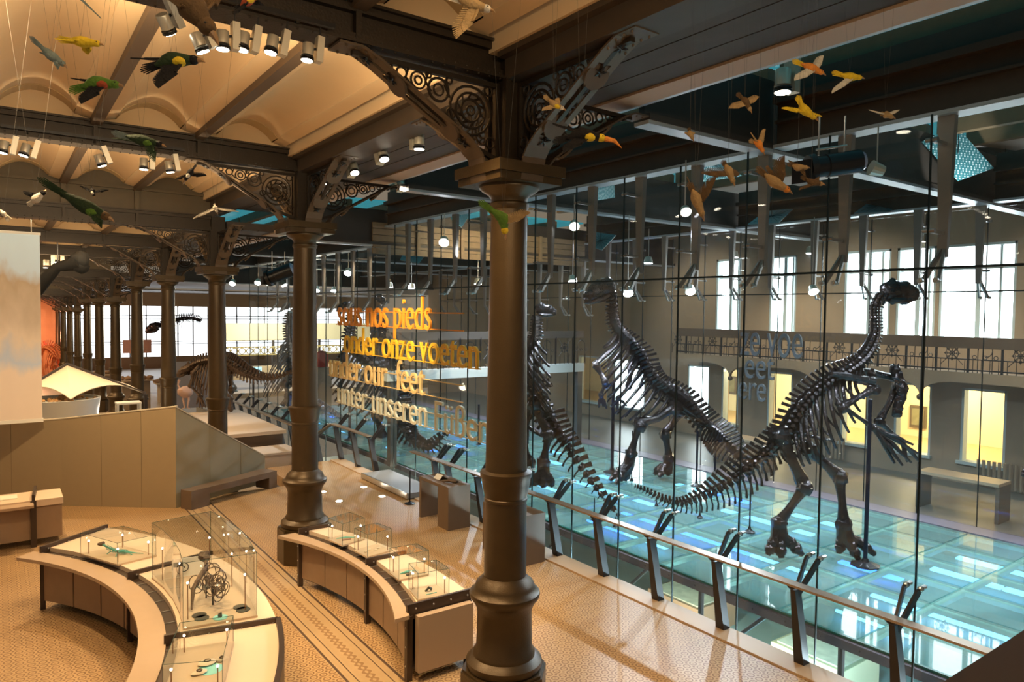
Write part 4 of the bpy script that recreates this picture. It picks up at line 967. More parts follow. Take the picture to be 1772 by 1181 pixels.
# ================================================================== CURVED DISPLAY TABLES
def arcx(cx, cy, R): return lambda y: cx+math.sqrt(max(.01, R*R-(y-cy)**2))
def strip(mb, fa, fb, y0, y1, z0, z1, n=24):
    A = [y0+(y1-y0)*i/n for i in range(n+1)]
    for a, b in zip(A[:-1], A[1:]):
        mb.hexa([(fa(a), a, z0), (fb(a), a, z0), (fb(b), b, z0), (fa(b), b, z0)], [(fa(a), a, z1), (fb(a), a, z1), (fb(b), b, z1), (fa(b), b, z1)])
    return mb
def curved_table(lab, F, L, B, y0, y1, divs, slope=(0, 0)):
    """F front edge, L far edge of ledge, B back edge: functions of y.  divs: [(yfront, yback)] from near to far"""
    root = thing('curved_display_table', lab, 'display table', (B((y0+y1)/2), (y0+y1)/2, 0))
    strip(MB(), F, L, y0-.10, y1+.12, .85, .90).build('writing_ledge', desk, root)
    strip(MB(), L, lambda y: L(y)+.15, y0, y1, .84, .875).build('dark_groove', deskdark, root)
    g = MB()
    n = 14
    for i in range(n):
        y = y0+(y1-y0)*(i+.5)/n; g.bar((L(y), y, .88), (L(y)+.15, y, .88), .012, .012)
    g.build('groove_bars', steel, root)['kind'] = 'stuff'
    strip(MB(), lambda y: L(y)+.15, B, y0, y1, .80, .94).build('table_top', desktop, root)
    P = lambda y: L(y)+.02
    k = 6
    for i in range(k):
        a = y0+(y1-y0)*i/k+.012; b = y0+(y1-y0)*(i+1)/k-.012
        strip(MB(), P, lambda y: P(y)+.02, a, b, .14, .84, 4).build('front_panel', taupe if False else mat('table_front_board', (.30, .20, .125), .5, vary=.1), root)
    strip(MB(), lambda y: B(y)-.03, B, y0, y1, .14, .80).build('back_panel', mat('table_front_board', (.3, .2, .125)), root)
    for i, y in enumerate(divs):
        d = MB().box(L(y)-.02, B(y)+.01, y-.02, y+.02, .80, 1.0).box(L(y)-.03, L(y)+.05, y-.035, y+.035, 0, .85).box(B(y)-.07, B(y)+.01, y-.035, y+.035, 0, .85)
        dv = d.build('divider_frame', deskdark, root); bt = MB()
        for q in range(4):
            x = L(y)+.10+(B(y)-L(y)-.15)*q/3
            for s in (-1, 1): bt.ball((x, y+s*.022, .93), .014, 6, 4)
        for q in range(3): bt.ball((L(y)-.03, y, .2+q*.25), .013, 6, 4)
        bt.build('bolts', steel, dv)['kind'] = 'stuff'
    f = MB(); strip(f, lambda y: P(y)+.02, lambda y: B(y)-.06, y0+.05, y1-.05, .12, .16); f.build('base_board', mat('table_shadow_board', (.06, .04, .03), .7), root)  # dark board puts the shade under the table into its colour
    return root
RF, RL, RB = arcx(-.42, 9.79, 4.79), arcx(-1.81, 9.87, 6.31), arcx(-3.35, 8.92, 8.55)
t1 = curved_table('curved beige display table with four small glass cases, beside the nearest column', RF, RL, RB, 8.0, 11.88, [8.0, 9.87, 11.88])
MB().box(4.30, 5.12, 7.86, 7.96, .13, .86).build('end_board', mat('table_end_board', (.36, .25, .16), .5), t1)
LF, LL, LB = arcx(-3.84, 9.84, 5.19), arcx(-3.88, 9.94, 5.48), arcx(-3.88, 9.94, 6.72)
def polar_table(lab, C, rf, rl, rb, a0, a1, divs, ns):
    cx, cy_0 = C; root = thing('curved_display_table', lab, 'display table', (cx+rb*math.cos((a0+a1)/2), cy_0+rb*math.sin((a0+a1)/2), 0))
    def sect(mb, r0, r1, b0, b1, z0, z1, n=28, z2=None):
        for i in range(n):
            p, q = b0+(b1-b0)*i/n, b0+(b1-b0)*(i+1)/n
            c = lambda r, a, z: (cx+r*math.cos(a), cy_0+r*math.sin(a), z)
            mb.hexa([c(r0, p, z0), c(r1, p, z0), c(r1, q, z0), c(r0, q, z0)], [c(r0, p, z1), c(r1, p, z1), c(r1, q, z1), c(r0, q, z1)])
        return mb
    sect(MB(), rf, rl, a0-.0, a1+.03, .85, .90).build('writing_ledge', desk, root)
    sect(MB(), rl, rl+.13, a0, a1, .84, .875).build('dark_groove', deskdark, root)
    sect(MB(), rl+.13, rb, a0, a1, .80, .94).build('table_top', desktop, root)
    for i in range(ns):
        p, q = a0+(a1-a0)*i/ns+.003, a0+(a1-a0)*(i+1)/ns-.003
        sect(MB(), rl+.0, rl+.03, p, q, .14, .84, 5).build('front_panel', mat('table_front_board', (.30, .20, .125)), root)
    sect(MB(), rb-.03, rb, a0, a1, .14, .80).build('back_panel', mat('table_front_board', (.30, .20, .125)), root)
    sect(MB(), rl+.04, rb-.06, a0, a1, .12, .16).build('base_board', mat('table_shadow_board', (.06, .04, .03)), root)  # its dark colour stands in for shade below the table
    g = MB(); n = 16
    for i in range(n):
        a = a0+(a1-a0)*(i+.5)/n; g.bar((cx+rl*math.cos(a), cy_0+rl*math.sin(a), .88), (cx+(rl+.13)*math.cos(a), cy_0+(rl+.13)*math.sin(a), .88), .012, .012)
    g.build('groove_bars', steel, root)['kind'] = 'stuff'
    for a in divs:
        u = Vector((math.cos(a), math.sin(a), 0)); c = Vector((cx, cy_0, 0))
        d = MB().bar(c+u*(rl-.02)+Vector((0, 0, .9)), c+u*(rb+.01)+Vector((0, 0, .9)), .04, .2).bar(c+u*(rl+.01), c+u*(rl+.01)+Vector((0, 0, .85)), .07, .08).bar(c+u*(rb-.03), c+u*(rb-.03)+Vector((0, 0, .85)), .07, .08)
        dv = d.build('divider_frame', deskdark, root); bt = MB(); w_ = Vector((-u.y, u.x, 0))
        for q in range(4):
            for s in (-1, 1): bt.ball(c+u*(rl+.1+(rb-rl-.15)*q/3)+w_*(s*.022)+Vector((0, 0, .94)), .014, 6, 4)
        bt.build('bolts', steel, dv)['kind'] = 'stuff'
    return root, sect
D = math.radians
t2, SECT = polar_table('long curved beige display table with three large glass cases, at the lower left', (-3.86, 9.9), 5.21, 5.50, 6.72, D(-27), D(37), [D(37), D(14), D(-11.5), D(-27)], 9)
mb = MB(); SECT(mb, 6.70, 6.76, D(-27), D(-11.5), 0, 1.0); mb.build('raised_rim', deskdark, t2)
r_ = thing('straight_display_table', 'beige display table cut by the left edge, in front of the partition', 'display table', (-.5, 17, 0))
MB().box(-2.5, .55, 16.45, 16.75, .85, .90).build('writing_ledge', desk, r_); MB().box(-2.5, 1.05, 16.75, 17.6, .80, .93).build('table_top', desktop, r_)
MB().box(-2.5, 1.03, 16.80, 17.6, .14, .8).build('body', mat('table_front_board', (.3, .2, .125)), r_); MB().bar((.55, 16.74, .98), (.62, 17.62, .98), .05, .12).box(.5, .6, 16.72, 16.8, 0, .92).build('divider_frame', deskdark, r_)
MB().box(-2.5, .30, 17.05, 17.4, .931, .95).build('light_strip', mat('lit_case_inset', (.8, .75, .6), .5), r_)
# ------------------------------------------------------------------ small glass cases
def case(lab, c4, zb, h, lamps=True, curved=None, inset=.0):
    C4 = [Vector((*p[:2], 0)) for p in c4]; cen = sum(C4, Vector())/len(C4)
    root = thing('glass_display_case', lab, 'glass case', (cen.x, cen.y, zb))
    sh = lambda p, k, z: (cen.x+(p.x-cen.x)*k, cen.y+(p.y-cen.y)*k, z)
    MB().add([sh(p, 1, zb) for p in C4]+[sh(p, 1, zb+.025) for p in C4], [tuple(range(len(C4)))[::-1], tuple(range(len(C4), 2*len(C4)))]+[(i, (i+1) % len(C4), len(C4)+(i+1) % len(C4), len(C4)+i) for i in range(len(C4))]).build('base_board', mat('case_base_board', (.50, .37, .24), .5), root)
    n = len(C4)
    MB().add([sh(p, .985, zb+.026) for p in C4]+[sh(p, .985, zb+h) for p in C4], [tuple(range(n, 2*n))]+[(i, (i+1) % n, n+(i+1) % n, n+i) for i in range(n)]).build('glass_hood', glasscase, root)
    e = MB()
    for i in range(n):
        if n == 4 or i in (0, n//2-1, n//2, n-1): e.tube([sh(C4[i], .985, zb+.02), sh(C4[i], .985, zb+h)], .003, 5)
        e.tube([sh(C4[i], .985, zb+h), sh(C4[(i+1) % n], .985, zb+h)], .003, 5)
    e.build('glass_edges', mat('dark_green_case_edge', (.03, .07, .06), .2), root)
    if lamps:
        idx = (0, 2) if n == 4 and lamps == 2 else ((0, 1, 2, 3) if n == 4 else (0, n//4, n//2-1, n//2, 3*n//4, n-1))
        for i in idx:
            p = Vector(sh(C4[i], .78, zb+.025)); hh = h*.55
            st = MB().tube([p, p+Vector((0, 0, hh))], .006, 6).build('lamp_stalk', mat('copper_stalk', (.30, .14, .06), .35, .6), root)
            MB().ball(p+Vector((0, 0, hh+.012)), .013, 8, 6).build('lamp_tip', lampglow, st)
    return root, cen
cases = [([(4.40, 11.17), (4.47, 10.74), (4.91, 10.86), (4.84, 11.31)], 'small glass case at the far end of the right curved table'),
         ([(4.53, 10.42), (4.57, 10.01), (5.02, 10.09), (4.95, 10.5)], 'small glass case with pale specimens, second from the far end of the right table'),
         ([(4.57, 9.26), (4.54, 8.90), (5.0, 8.86), (5.0, 9.22)], 'small glass case with a green specimen, third from the far end of the right table'),
         ([(4.51, 8.55), (4.43, 8.14), (4.87, 8.07), (4.89, 8.45)], 'small glass case nearest the end board of the right curved table')]
grn = mat('green_specimen', (.10, .35, .28), .4); redb = mat('red_brown_specimen', (.25, .10, .06), .5); dks = mat('dark_fossil', (.05, .045, .03), .5); pals = mat('pale_fossil', (.62, .52, .38), .6); aqua = mat('aqua_disc', (.25, .62, .58), .35)
for q, (c4, lab) in enumerate(cases):
    root, cen = case(lab, c4, .942, .37, 2)
    z = .97
    if q == 0:
        tag(MB().tube([(cen.x-.14, cen.y+.08, z), (cen.x, cen.y+.03, z+.01), (cen.x+.13, cen.y-.02, z)], [.01, .016, .01], 6).build('fossil_bone', grn, smooth=True), 'slim greenish bone in the far small case of the right table', 'fossil')
        tag(MB().tube([(cen.x-.10, cen.y-.06, z), (cen.x+.05, cen.y-.08, z)], [.02, .014], 6).build('fossil_bone', redb, smooth=True), 'short red brown bone in the far small case of the right table', 'fossil')
    elif q == 1:
        for j in range(4): tag(MB().ball((cen.x-.12+j*.08, cen.y+(.03 if j % 2 else -.03), z+.005), .022, 8, 5, (1.4, .9, .5), rough=.4, seed=j).build('fossil_tooth', pals, smooth=True), 'pale fossil tooth, %s from the left in the second small case' % ORD[j], 'fossil', 'pale teeth in the second small case')
    elif q == 2:
        tag(MB().tube([(cen.x-.12, cen.y+.03, z), (cen.x-.02, cen.y, z+.02), (cen.x+.12, cen.y+.03, z)], [.008, .02, .008], 6).build('fossil_bone', grn, smooth=True), 'bright green bone in the third small case', 'fossil')
        tag(MB().ball((cen.x-.04, cen.y-.09, z+.01), .03, 8, 5, (1.4, .8, .6), rough=.5).build('fossil_lump', dks, smooth=True), 'dark lump beside the green bone in the third small case', 'fossil')
    else:
        tag(MB().tube([(cen.x-.03, cen.y+.02, z), (cen.x+.01, cen.y-.01, z+.05), (cen.x+.05, cen.y, z+.02)], [.012, .02, .02], 7).build('fossil_bone', dks, smooth=True), 'dark bent bone in the nearest small case', 'fossil')
        tag(MB().box(cen.x-.1, cen.y-.09, 0, 0, 0, 0).build('label_strip', pals) if False else MB().box(cen.x-.08, cen.x+.08, cen.y-.10, cen.y-.085, z, z+.004).build('label_strip', grn), 'thin green label strip in the nearest small case', 'label')
PT = lambda r, a: (-3.86+r*math.cos(D(a)), 9.9+r*math.sin(D(a)))
s_ = 1/2.952; zq = .97
A4 = [onZ(x*s_, 781+y*s_, zq) for x, y in ((410, 522), (600, 578), (800, 530), (630, 482))]
rt, cen = case('square glass case with a small greenish skeleton on the left curved table', A4, .942, .34, 4)
sk = thing('small_skeleton', 'tiny green and brown reptile skeleton in the square case', 'skeleton', (cen.x, cen.y, .967))
mb = MB(); pts = [(cen.x-.22, cen.y+.16, 1.13), (cen.x-.15, cen.y+.10, 1.08), (cen.x-.05, cen.y+.0, 1.03), (cen.x+.08, cen.y-.03, 1.0), (cen.x+.2, cen.y-.12, .985), (cen.x+.3, cen.y-.2, .98)]
mb.tube(pts, [.02, .013, .02, .016, .008, .004], 6)
for i in range(12): 
    t = i/11; p = crom([Vector(q) for q in pts], 1+t*2); mb.torus(p, .035, .004, (1, -.6, 0), 8, 4)
mb.build('spine_and_ribs', grn, sk, smooth=True); MB().ball(pts[0], .04, 8, 6, (1.4, .8, .8), rough=.3).build('cranium', bonebr, sk, smooth=True)
mb = MB()
for dx, dy in ((-.12, .10), (-.05, -.10), (.1, .06), (.12, -.12)): mb.tube([(cen.x+dx*.3, cen.y+dy*.3, 1.02), (cen.x+dx, cen.y+dy, 1.0), (cen.x+dx*1.3, cen.y+dy*1.1, .97)], [.009, .007, .009], 5)
mb.build('limb_bones', grn, sk, smooth=True)
# big curved case
big = [PT(5.62, a) for a in (-9.5, -5, 0, 5, 10)]+[PT(6.55, a) for a in (11, 6, 1, -4, -9.5)]
big = [PT(5.68, a) for a in (-9.5, -4.5, .5, 5.5, 10.5)]+[PT(6.52, a) for a in (10.5, 5.5, .5, -4.5, -9.5)]
rt, cen = case('large tall curved glass case with a coiled fossil, in the middle of the left table', big, .942, .80, True)
fs = thing('coiled_fossil_skeleton', 'tangled brown fossil skeleton standing in the large curved case', 'fossil', (cen.x, cen.y, .97))
c0 = Vector((*PT(6.05, -4.0), 1.22)); mb = MB(); rng = random.Random(3)
for j in range(26):
    a = rng.random()*6.28; b = rng.random()*1.2-.6
    mb.torus(c0+Vector((rng.uniform(-.14, .14), rng.uniform(-.28, .3), rng.uniform(-.1, .12))), rng.uniform(.04, .12), .0065, (math.cos(a), math.sin(a), b), 12, 5)
mb.build('ribs', bonebr, fs, smooth=True)
MB().tube([c0+Vector((-.25, -.1, -.22)), c0+Vector((-.2, .05, -.02)), c0+Vector((-.05, .2, .12)), c0+Vector((.05, .45, .10)), c0+Vector((.08, .6, .16))], [.012, .03, .035, .03, .02], 8).build('spine', bonebr, fs, smooth=True)
MB().ball(c0+Vector((.08, .68, .17)), .08, 12, 8, (1, 1.5, .8), rough=.35).build('cranium', bonebr, fs, smooth=True)
MB().tube([c0+Vector((.02, -.02, -.25)), c0+Vector((.02, -.02, 0))], .012, 8).tube([c0+Vector((0, .25, -.25)), c0+Vector((0, .25, 0))], .010, 8).build('stand_rods', black, fs)
for j, (r, a) in enumerate(((5.88, -6.6), (5.90, -7.6), (6.36, -6.4), (6.38, -7.3))):
    p = PT(r, a); tag(MB().lathe([(.085, .968), (.085, .975)], 20, (*p, 0)).build('dark_disc', dks), 'flat dark round disc in the large curved case, %s of four' % ('left back', 'left front', 'right back', 'right front')[j], 'disc', 'dark discs in the large case')
p = PT(6.1, -8.4); r_ = thing('aqua_specimen_dish', 'aqua round dish with a dark stone at the front of the large case', 'dish', (*p, .968)); MB().lathe([(.085, .968), (.085, .976)], 20, (*p, 0)).build('disc', aqua, r_); MB().ball((*p, 1.0), .026, 8, 6, (1, 1, 1.3), rough=.4).build('stone', dks, r_)
p = PT(6.0, 6.5); r_ = thing('specimen_picture_card', 'white card printed with a dark spiral shell in the large case', 'card', (*p, .968))
MB().bar((p[0]-.16, p[1]+.1, 1.12), (p[0]+.26, p[1]+.02, 1.12), .012, .26).build('card', white, r_)
mb = MB(); pc = Vector((p[0]-.02, p[1]+.05, 1.12)); ax = Vector((.42, -.08, 0)).normalized()
pts = [pc+ax*(.012+.0045*i)*math.cos(i*.55)+Vector((0, 0, 1))*(.012+.0045*i)*math.sin(i*.55)+Vector((-.003, -.012, 0)) for i in range(20)]
mb.tube(pts, .007, 5).build('spiral_print', black, r_)
# front case
c4 = [PT(5.66, -25), PT(5.66, -15), PT(6.22, -15), PT(6.22, -25)]
rt, cen = case('glass case with pale fossil slabs at the bottom left of the picture', c4, .942, .32, 4)
for j, (r, a, k) in enumerate(((5.98, -19.6, 1), (6.12, -19.2, .7), (5.93, -21.5, .8))):
    p = PT(r, a); r_ = thing('fossil_slab', 'pale fossil slab in the bottom left case, %s' % ('largest, square', 'round one beside the square slab', 'nearest to the glass front')[j], 'fossil slab', (*p, .968))
    MB().ball((*p, .985), .09*k, 10, 6, (1.1, .8, .25), rough=.2, seed=j).build('slab', pals, r_, smooth=True); MB().torus((*p, 1.005), .03*k, .008, (0, 0, 1), 12, 5).build('fossil_relief', bonebr, r_, smooth=True)
p = PT(6.02, -20.8); tag(MB().lathe([(.13, .967), (.13, .969)], 24, (*p, 0)).build('aqua_mat', aqua), 'aqua round mat under the fossil slabs in the bottom left case', 'mat')
# ------------------------------------------------------------------ partition and bench
def htop(x, y, px, py):
    d = ray(px, py); t = (d.x*x+d.y*y)/(d.x**2+d.y**2); return ZC+d.z*t
Pw = [(-2.0, 22.2), (1.22, 19.9), (3.41, 18.2), (5.9, 19.55)]
zs = [1.75, htop(1.22, 19.9, 108, 726), htop(3.41, 18.2, 303, 705), htop(5.9, 19.55, 455, 790)]
zs[0] = zs[1]-(zs[2]-zs[1])*1.0
root = thing('angled_partition', 'large greige folded partition panel with sloping top, left of the second column', 'partition', (3.41, 18.2, 0))
for q, (m_, nm) in enumerate(((panelm, 'left_panel'), (panelm, 'middle_panel'), (panelm2, 'right_panel'))):
    a, b = Pw[q], Pw[q+1]; d = Vector((b[0]-a[0], b[1]-a[1], 0)).normalized(); nrm = Vector((-d.y, d.x, 0))*.10
    A, B = Vector((*a, -.0)), Vector((*b, -.0)); mb = MB()
    mb.hexa([A, B, B+nrm, A+nrm], [A+Vector((0, 0, zs[q])), B+Vector((0, 0, zs[q+1])), B+nrm+Vector((0, 0, zs[q+1])), A+nrm+Vector((0, 0, zs[q]))])
    o = mb.build(nm, m_, root)
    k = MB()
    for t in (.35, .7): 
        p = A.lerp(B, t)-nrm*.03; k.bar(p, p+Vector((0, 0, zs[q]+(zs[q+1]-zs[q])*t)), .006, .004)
    k.build('panel_seam', mat('seam_shadow_strip', (.16, .12, .07), .8), o)  # thin dark strips draw the shadow in the panel seams
    MB().bar(A+nrm*.5+Vector((0, 0, zs[q]+.012)), B+nrm*.5+Vector((0, 0, zs[q+1]+.012)), .12, .025).build('top_cap', mat('pale_cap', (.46, .40, .30), .6), root)
b_ = thing('low_bench', 'low taupe bench along the right face of the partition', 'bench', (4.6, 18.0, 0))
d = Vector((2.49, 1.35, 0)).normalized(); nrm = Vector((d.y, -d.x, 0)); A = Vector((3.50, 18.12, 0)); L_ = 2.6
MB().hexa([A+Vector((0, 0, .30)), A+d*L_+Vector((0, 0, .30)), A+d*L_+nrm*.5+Vector((0, 0, .30)), A+nrm*.35+Vector((0, 0, .30))], [A+Vector((0, 0, .45)), A+d*L_+Vector((0, 0, .45)), A+d*L_+nrm*.5+Vector((0, 0, .45)), A+nrm*.35+Vector((0, 0, .45))]).build('seat_slab', taupe, b_)
MB().hexa([A, A+d*.5, A+d*.5+nrm*.38, A+nrm*.35], [A+Vector((0, 0, .3)), A+d*.5+Vector((0, 0, .3)), A+d*.5+nrm*.38+Vector((0, 0, .3)), A+nrm*.35+Vector((0, 0, .3))]).build('end_block', taupe, b_)
E0 = A+d*(L_-.25); MB().hexa([E0, E0+d*.25, E0+d*.25+nrm*.5, E0+nrm*.48], [E0+Vector((0, 0, .3)), E0+d*.25+Vector((0, 0, .3)), E0+d*.25+nrm*.5+Vector((0, 0, .3)), E0+nrm*.48+Vector((0, 0, .3))]).build('end_block', taupe, b_)
# ================================================================== LAMPS
def spot_proto(col, glow, s=1.0):
    root = thing('track_spotlight', '', 'spotlight', (0, 0, 0))
    MB().box(.03*s, .10*s, -.05*s, .05*s, -.16*s, .10*s).build('driver_box', col, root)
    h = MB().lathe([(.052*s, 0), (.058*s, -.01), (.058*s, -.12*s), (.064*s, -.125*s)], 16, (-.05*s, 0, 0)).build('lamp_head', col, root, smooth=True)
    r = MB()
    for z in (-.14, -.16): r.lathe([(.066*s, z*s), (.068*s, (z-.004)*s), (.068*s, (z-.012)*s), (.064*s, (z-.014)*s)], 16, (-.05*s, 0, 0))
    r.build('louvre_rings', black, h); MB().lathe([(.060*s, -.170*s), (.055*s, -.180*s)], 16, (-.05*s, 0, 0)).build('lens', glow, h)
    MB().bar((-.03*s, 0, -.05*s), (.04*s, 0, -.03*s), .02, .02).bar((.06*s, 0, .09*s), (.06*s, 0, .20*s), .014).build('yoke', black, root)
    return root
silver = mat('satin_silver_lamp', (.62, .58, .48), .35, .5)
sp = spot_proto(silver, lampglow)
SP = [(288, 32, 6.35, 30, -35, 'large silver spotlight at the left end of the front row under the nearest beam'), (346, 66, 6.35, 0, -25, 'silver spotlight behind the head of the brown hawk'),
      (395, 66, 6.35, 0, 0, 'silver spotlight, third from the left in the front row'), (432, 70, 6.35, 0, 8, 'silver spotlight, fourth from the left in the front row'), (482, 76, 6.35, 0, 10, 'lit silver spotlight, second from the right in the front row'),
      (542, 88, 6.35, 0, 5, 'brightly lit silver spotlight at the right end of the front row'),
      (16, 252, 12.95, 0, 10, 'silver spotlight at the left edge under the second beam'), (54, 258, 12.95, 0, 15, 'lit silver spotlight, second from the left under the second beam'),
      (175, 272, 12.95, 0, -20, 'lit silver spotlight in the middle under the second beam'), (255, 280, 12.95, 0, 0, 'lit silver spotlight beside the tail of the green bird'), (297, 284, 12.95, 0, -10, 'silver spotlight next to the dark kingfisher')]
for i, (px, py, Y, rx, ry, lab) in enumerate(SP):
    p = onY(px, py, Y); place(sp, i > 0, lab, (p.x, p.y, p.z+.05), (D(rx), D(ry), 0), .88 if Y < 8 else 1.05, 'silver spotlights under the cross beams')
for lab, pts, ax_ in (('black lighting track under the nearest cross beam', (SP[0], SP[5]), 6.5), ('black lighting track under the second cross beam', (SP[6], SP[10]), 13.05)):
    a_, b_ = onY(pts[0][0], pts[0][1], pts[0][2]), onY(pts[1][0], pts[1][1], pts[1][2]); z_ = max(a_.z, b_.z)+.24
    r_ = thing('lighting_track', lab, 'track', (a_.x, a_.y, z_), 'lighting tracks'); MB().bar((a_.x-.1, a_.y, z_+.02), (b_.x+.2, b_.y, z_+.02), .05, .04).build('rail', black, r_)
    mb = MB()
    for t in (.1, .5, .9): q = a_.lerp(b_, t); mb.bar((q.x, q.y, z_+.03), (q.x, ax_, 7.32), .03, .03)
    mb.build('bracket_arms', black, r_)
SP2 = [(722, 240, 5.05, 'white downlight under the long beam, nearest to the first column'), (658, 266, 5.05, 'white spotlight under the long beam, second from the first column'), (608, 290, 5.05, 'white spotlight under the long beam, third from the first column'),
       (556, 304, 5.05, 'lit white downlight just right of the second column capital'), (692, 318, 6.8, 'small lit lamp under the plank soffit behind the first column')]
for px, py, X, lab in SP2:
    p = onX(px, py, X); place(sp, True, lab, (p.x, p.y, p.z+.05), (0, D(0 if px in (722, 556) else 25), D(90)), 1.25, 'lamps under the long beam')
for j, (px, py, dep, sc) in enumerate(((1362, 122, 8.6, 1.6), (250/3+18, 440, 30, 2.0), (85, 450, 28, 1.8))):
    p = onD(px, py, dep); place(sp, True, ('lit silver downlight hanging beside the orange and white parrot', 'small lit lamp over the dark hanging limb', 'small lit lamp just left of the dark hanging limb')[j], tuple(p), (0, 0, 0), sc, 'single warm lamps')
# cool lamps of the hall
hs = thing('hall_spotlight', '', 'spotlight', (0, 0, 0), 'bright spotlights of the glazed hall')
h_ = MB().lathe([(.05, .16), (.09, .14), (.12, .0), (.125, -.01)], 18).build('lamp_shade', silver, hs, smooth=True); MB().lathe([(.11, -.005), (.10, -.02)], 18).build('lens', lampcool, h_)
MB().tube([(0, 0, .15), (0, 0, .85)], .012, 6).build('hanging_rod', steel, hs)
HS = [(1187, 367, 11.5, 50, 'round white spotlight left of the swooping brown bird'), (994, 392, 15, 50, 'white spotlight hanging between the bent roof panels'), (768, 420, 18, 50, 'white spotlight in the middle of the upper glass left of the first column'),
      (602, 473, 24, 40, 'white spotlight above the word sous'), (1597, 430, 19, 0, 'dazzling lamp above the head of the large skeleton'), (1403, 438, 19.2, 0, 'dazzling lamp above the pale window second from left'),
      (1122, 455, 21, 0, 'bright lamp above the left facing skull'), (1270, 445, 21, 0, 'small bright lamp near the left upper window'), (991, 487, 21, 20, 'bright lamp at the transom right of the first column'), (827, 491, 24, 0, 'bright lamp just left of the first column at transom height'),
      (1195, 505, 17, 40, 'small disc lamp between two forked fins'), (674, 497, 26, 0, 'small lamp above the word nos'), (712, 499, 26, 0, 'small lamp above the word pieds'), (446, 490, 30, 40, 'white lamp left of the long black tube'), (402, 491, 30, 40, 'white lamp nearest to the third column'),
      (487, 480, 30, 30, 'white lamp under the long black tube'), (548, 503, 30, 30, 'small lamp right of the second column'), (578, 504, 30, 30, 'small lamp over the edge of the word sous'), (1408, 505, 18, 40, 'small disc lamp left of the large skull'), (1087, 508, 18, 40, 'small lamp right of the left facing skull')]
def roofz(y): return 7.25 if y < 19.6 else 6.7
for x in list(hs.children_recursive)+[hs]: bpy.data.objects.remove(x)
for i, (px, py, dep, tl, lab) in enumerate(HS):
    p = onD(px, py, dep); k = max(.75, min(1.15, dep/16)); hs = thing('hall_spotlight', lab, 'spotlight', tuple(p), 'bright spotlights of the glazed hall')
    M_ = Matrix.Translation(p) @ Matrix.Rotation(-YAW, 4, 'Z') @ Matrix.Rotation(D(-tl), 4, 'X') @ Matrix.Scale(k, 4)
    h_ = MB().lathe([(.05, .16), (.09, .14), (.12, .0), (.125, -.01)], 18).xf(M_).build('lamp_shade', silver, hs, smooth=True); MB().lathe([(.11, -.005), (.10, -.02)], 18).xf(M_).build('lens', lampcool, h_)
    c = M_ @ Vector((0, 0, .12)); MB().tube([c, Vector((c.x, c.y, roofz(c.y)))], .012, 6).build('hanging_rod', steel, hs)
for i in ():
    place(hs, i > 0, lab, tuple(p), (D(-tl), 0, -YAW), max(.75, min(1.15, dep/16)), 'bright spotlights of the glazed hall')
# black projector cylinders
def projector(lab, a, b, dep, r, dep2=None):
    A, B = onD(*a, dep), onD(*b, dep2 or dep); root = thing('stage_projector', lab, 'projector', tuple((A+B)/2))
    ax = (B-A).normalized(); MB().tube([A, A.lerp(B, .12), A.lerp(B, .13), A.lerp(B, .35), A.lerp(B, .36), B], [r*1.15, r*1.2, r*.9, r*.9, r, r], 20).build('housing', black, root, smooth=True)
    MB().tube([B, B+ax*.05], [r*.9, r*.75], 18).build('lens_barrel', mat('pale_blue_lens', (.35, .42, .62), .2, .3), root)
    mb = MB()
    for t in (.2, .7): q = A.lerp(B, t); mb.tube([q+Vector((0, 0, r)), Vector((q.x, q.y, roofz(q.y)))], .012, 6)
    mb.tube([A.lerp(B, .15)+Vector((0, 0, r*1.5)), A.lerp(B, .75)+Vector((0, 0, r*1.5))], .015, 6)
    mb.build('hanging_bars', steel, root)
    MB().box(*[v for c in zip(A-Vector((.16, .12, .2)), A+Vector((.02, .12, .08))) for v in c]).build('power_unit', black, root); return root
projector('big black cylindrical projector hanging among the brown birds', (1398, 292), (1487, 279), 8.9, .145)
projector('long black projector tube hanging between the second and third columns', (462, 483), (506, 466), 24, .24)
q = onD(1507, 290, 9.3); r_ = thing('small_projector_lamp', 'small chrome lamp to the right of the big black projector', 'spotlight', tuple(q)); MB().tube([q, q+RT*.16+UP*-.05], [.10, .07], 14).build('lamp_head', silver, r_); MB().tube([q+RT*.08, Vector((q.x+.06, q.y-.05, 7.25))], .01, 6).build('hanging_rod', steel, r_)
# ------------------------------------------------------------------ roof reflector panels
perf = bpy.data.materials.new('perforated_reflector'); perf.use_nodes = True; nt = perf.node_tree; b = nt.nodes['Principled BSDF']
tc = nt.nodes.new('ShaderNodeTexCoord'); vo = nt.nodes.new('ShaderNodeTexVoronoi'); vo.inputs['Scale'].default_value = 22; vo.inputs['Randomness'].default_value = 0
nt.links.new(tc.outputs['Generated'], vo.inputs['Vector']); cr = nt.nodes.new('ShaderNodeValToRGB'); cr.color_ramp.elements[0].position = .30; cr.color_ramp.elements[1].position = .42
cr.color_ramp.elements[0].color = (.85, .92, .92, 1); cr.color_ramp.elements[1].color = (.05, .22, .24, 1)
nt.links.new(vo.outputs['Distance'], cr.inputs[0]); nt.links.new(cr.outputs[0], b.inputs['Base Color']); b.inputs['Roughness'].default_value = .4
b.inputs['Emission Strength'].default_value = 0
dimp = mat('dim_blue_reflector', (.13, .19, .21), .35, .3)
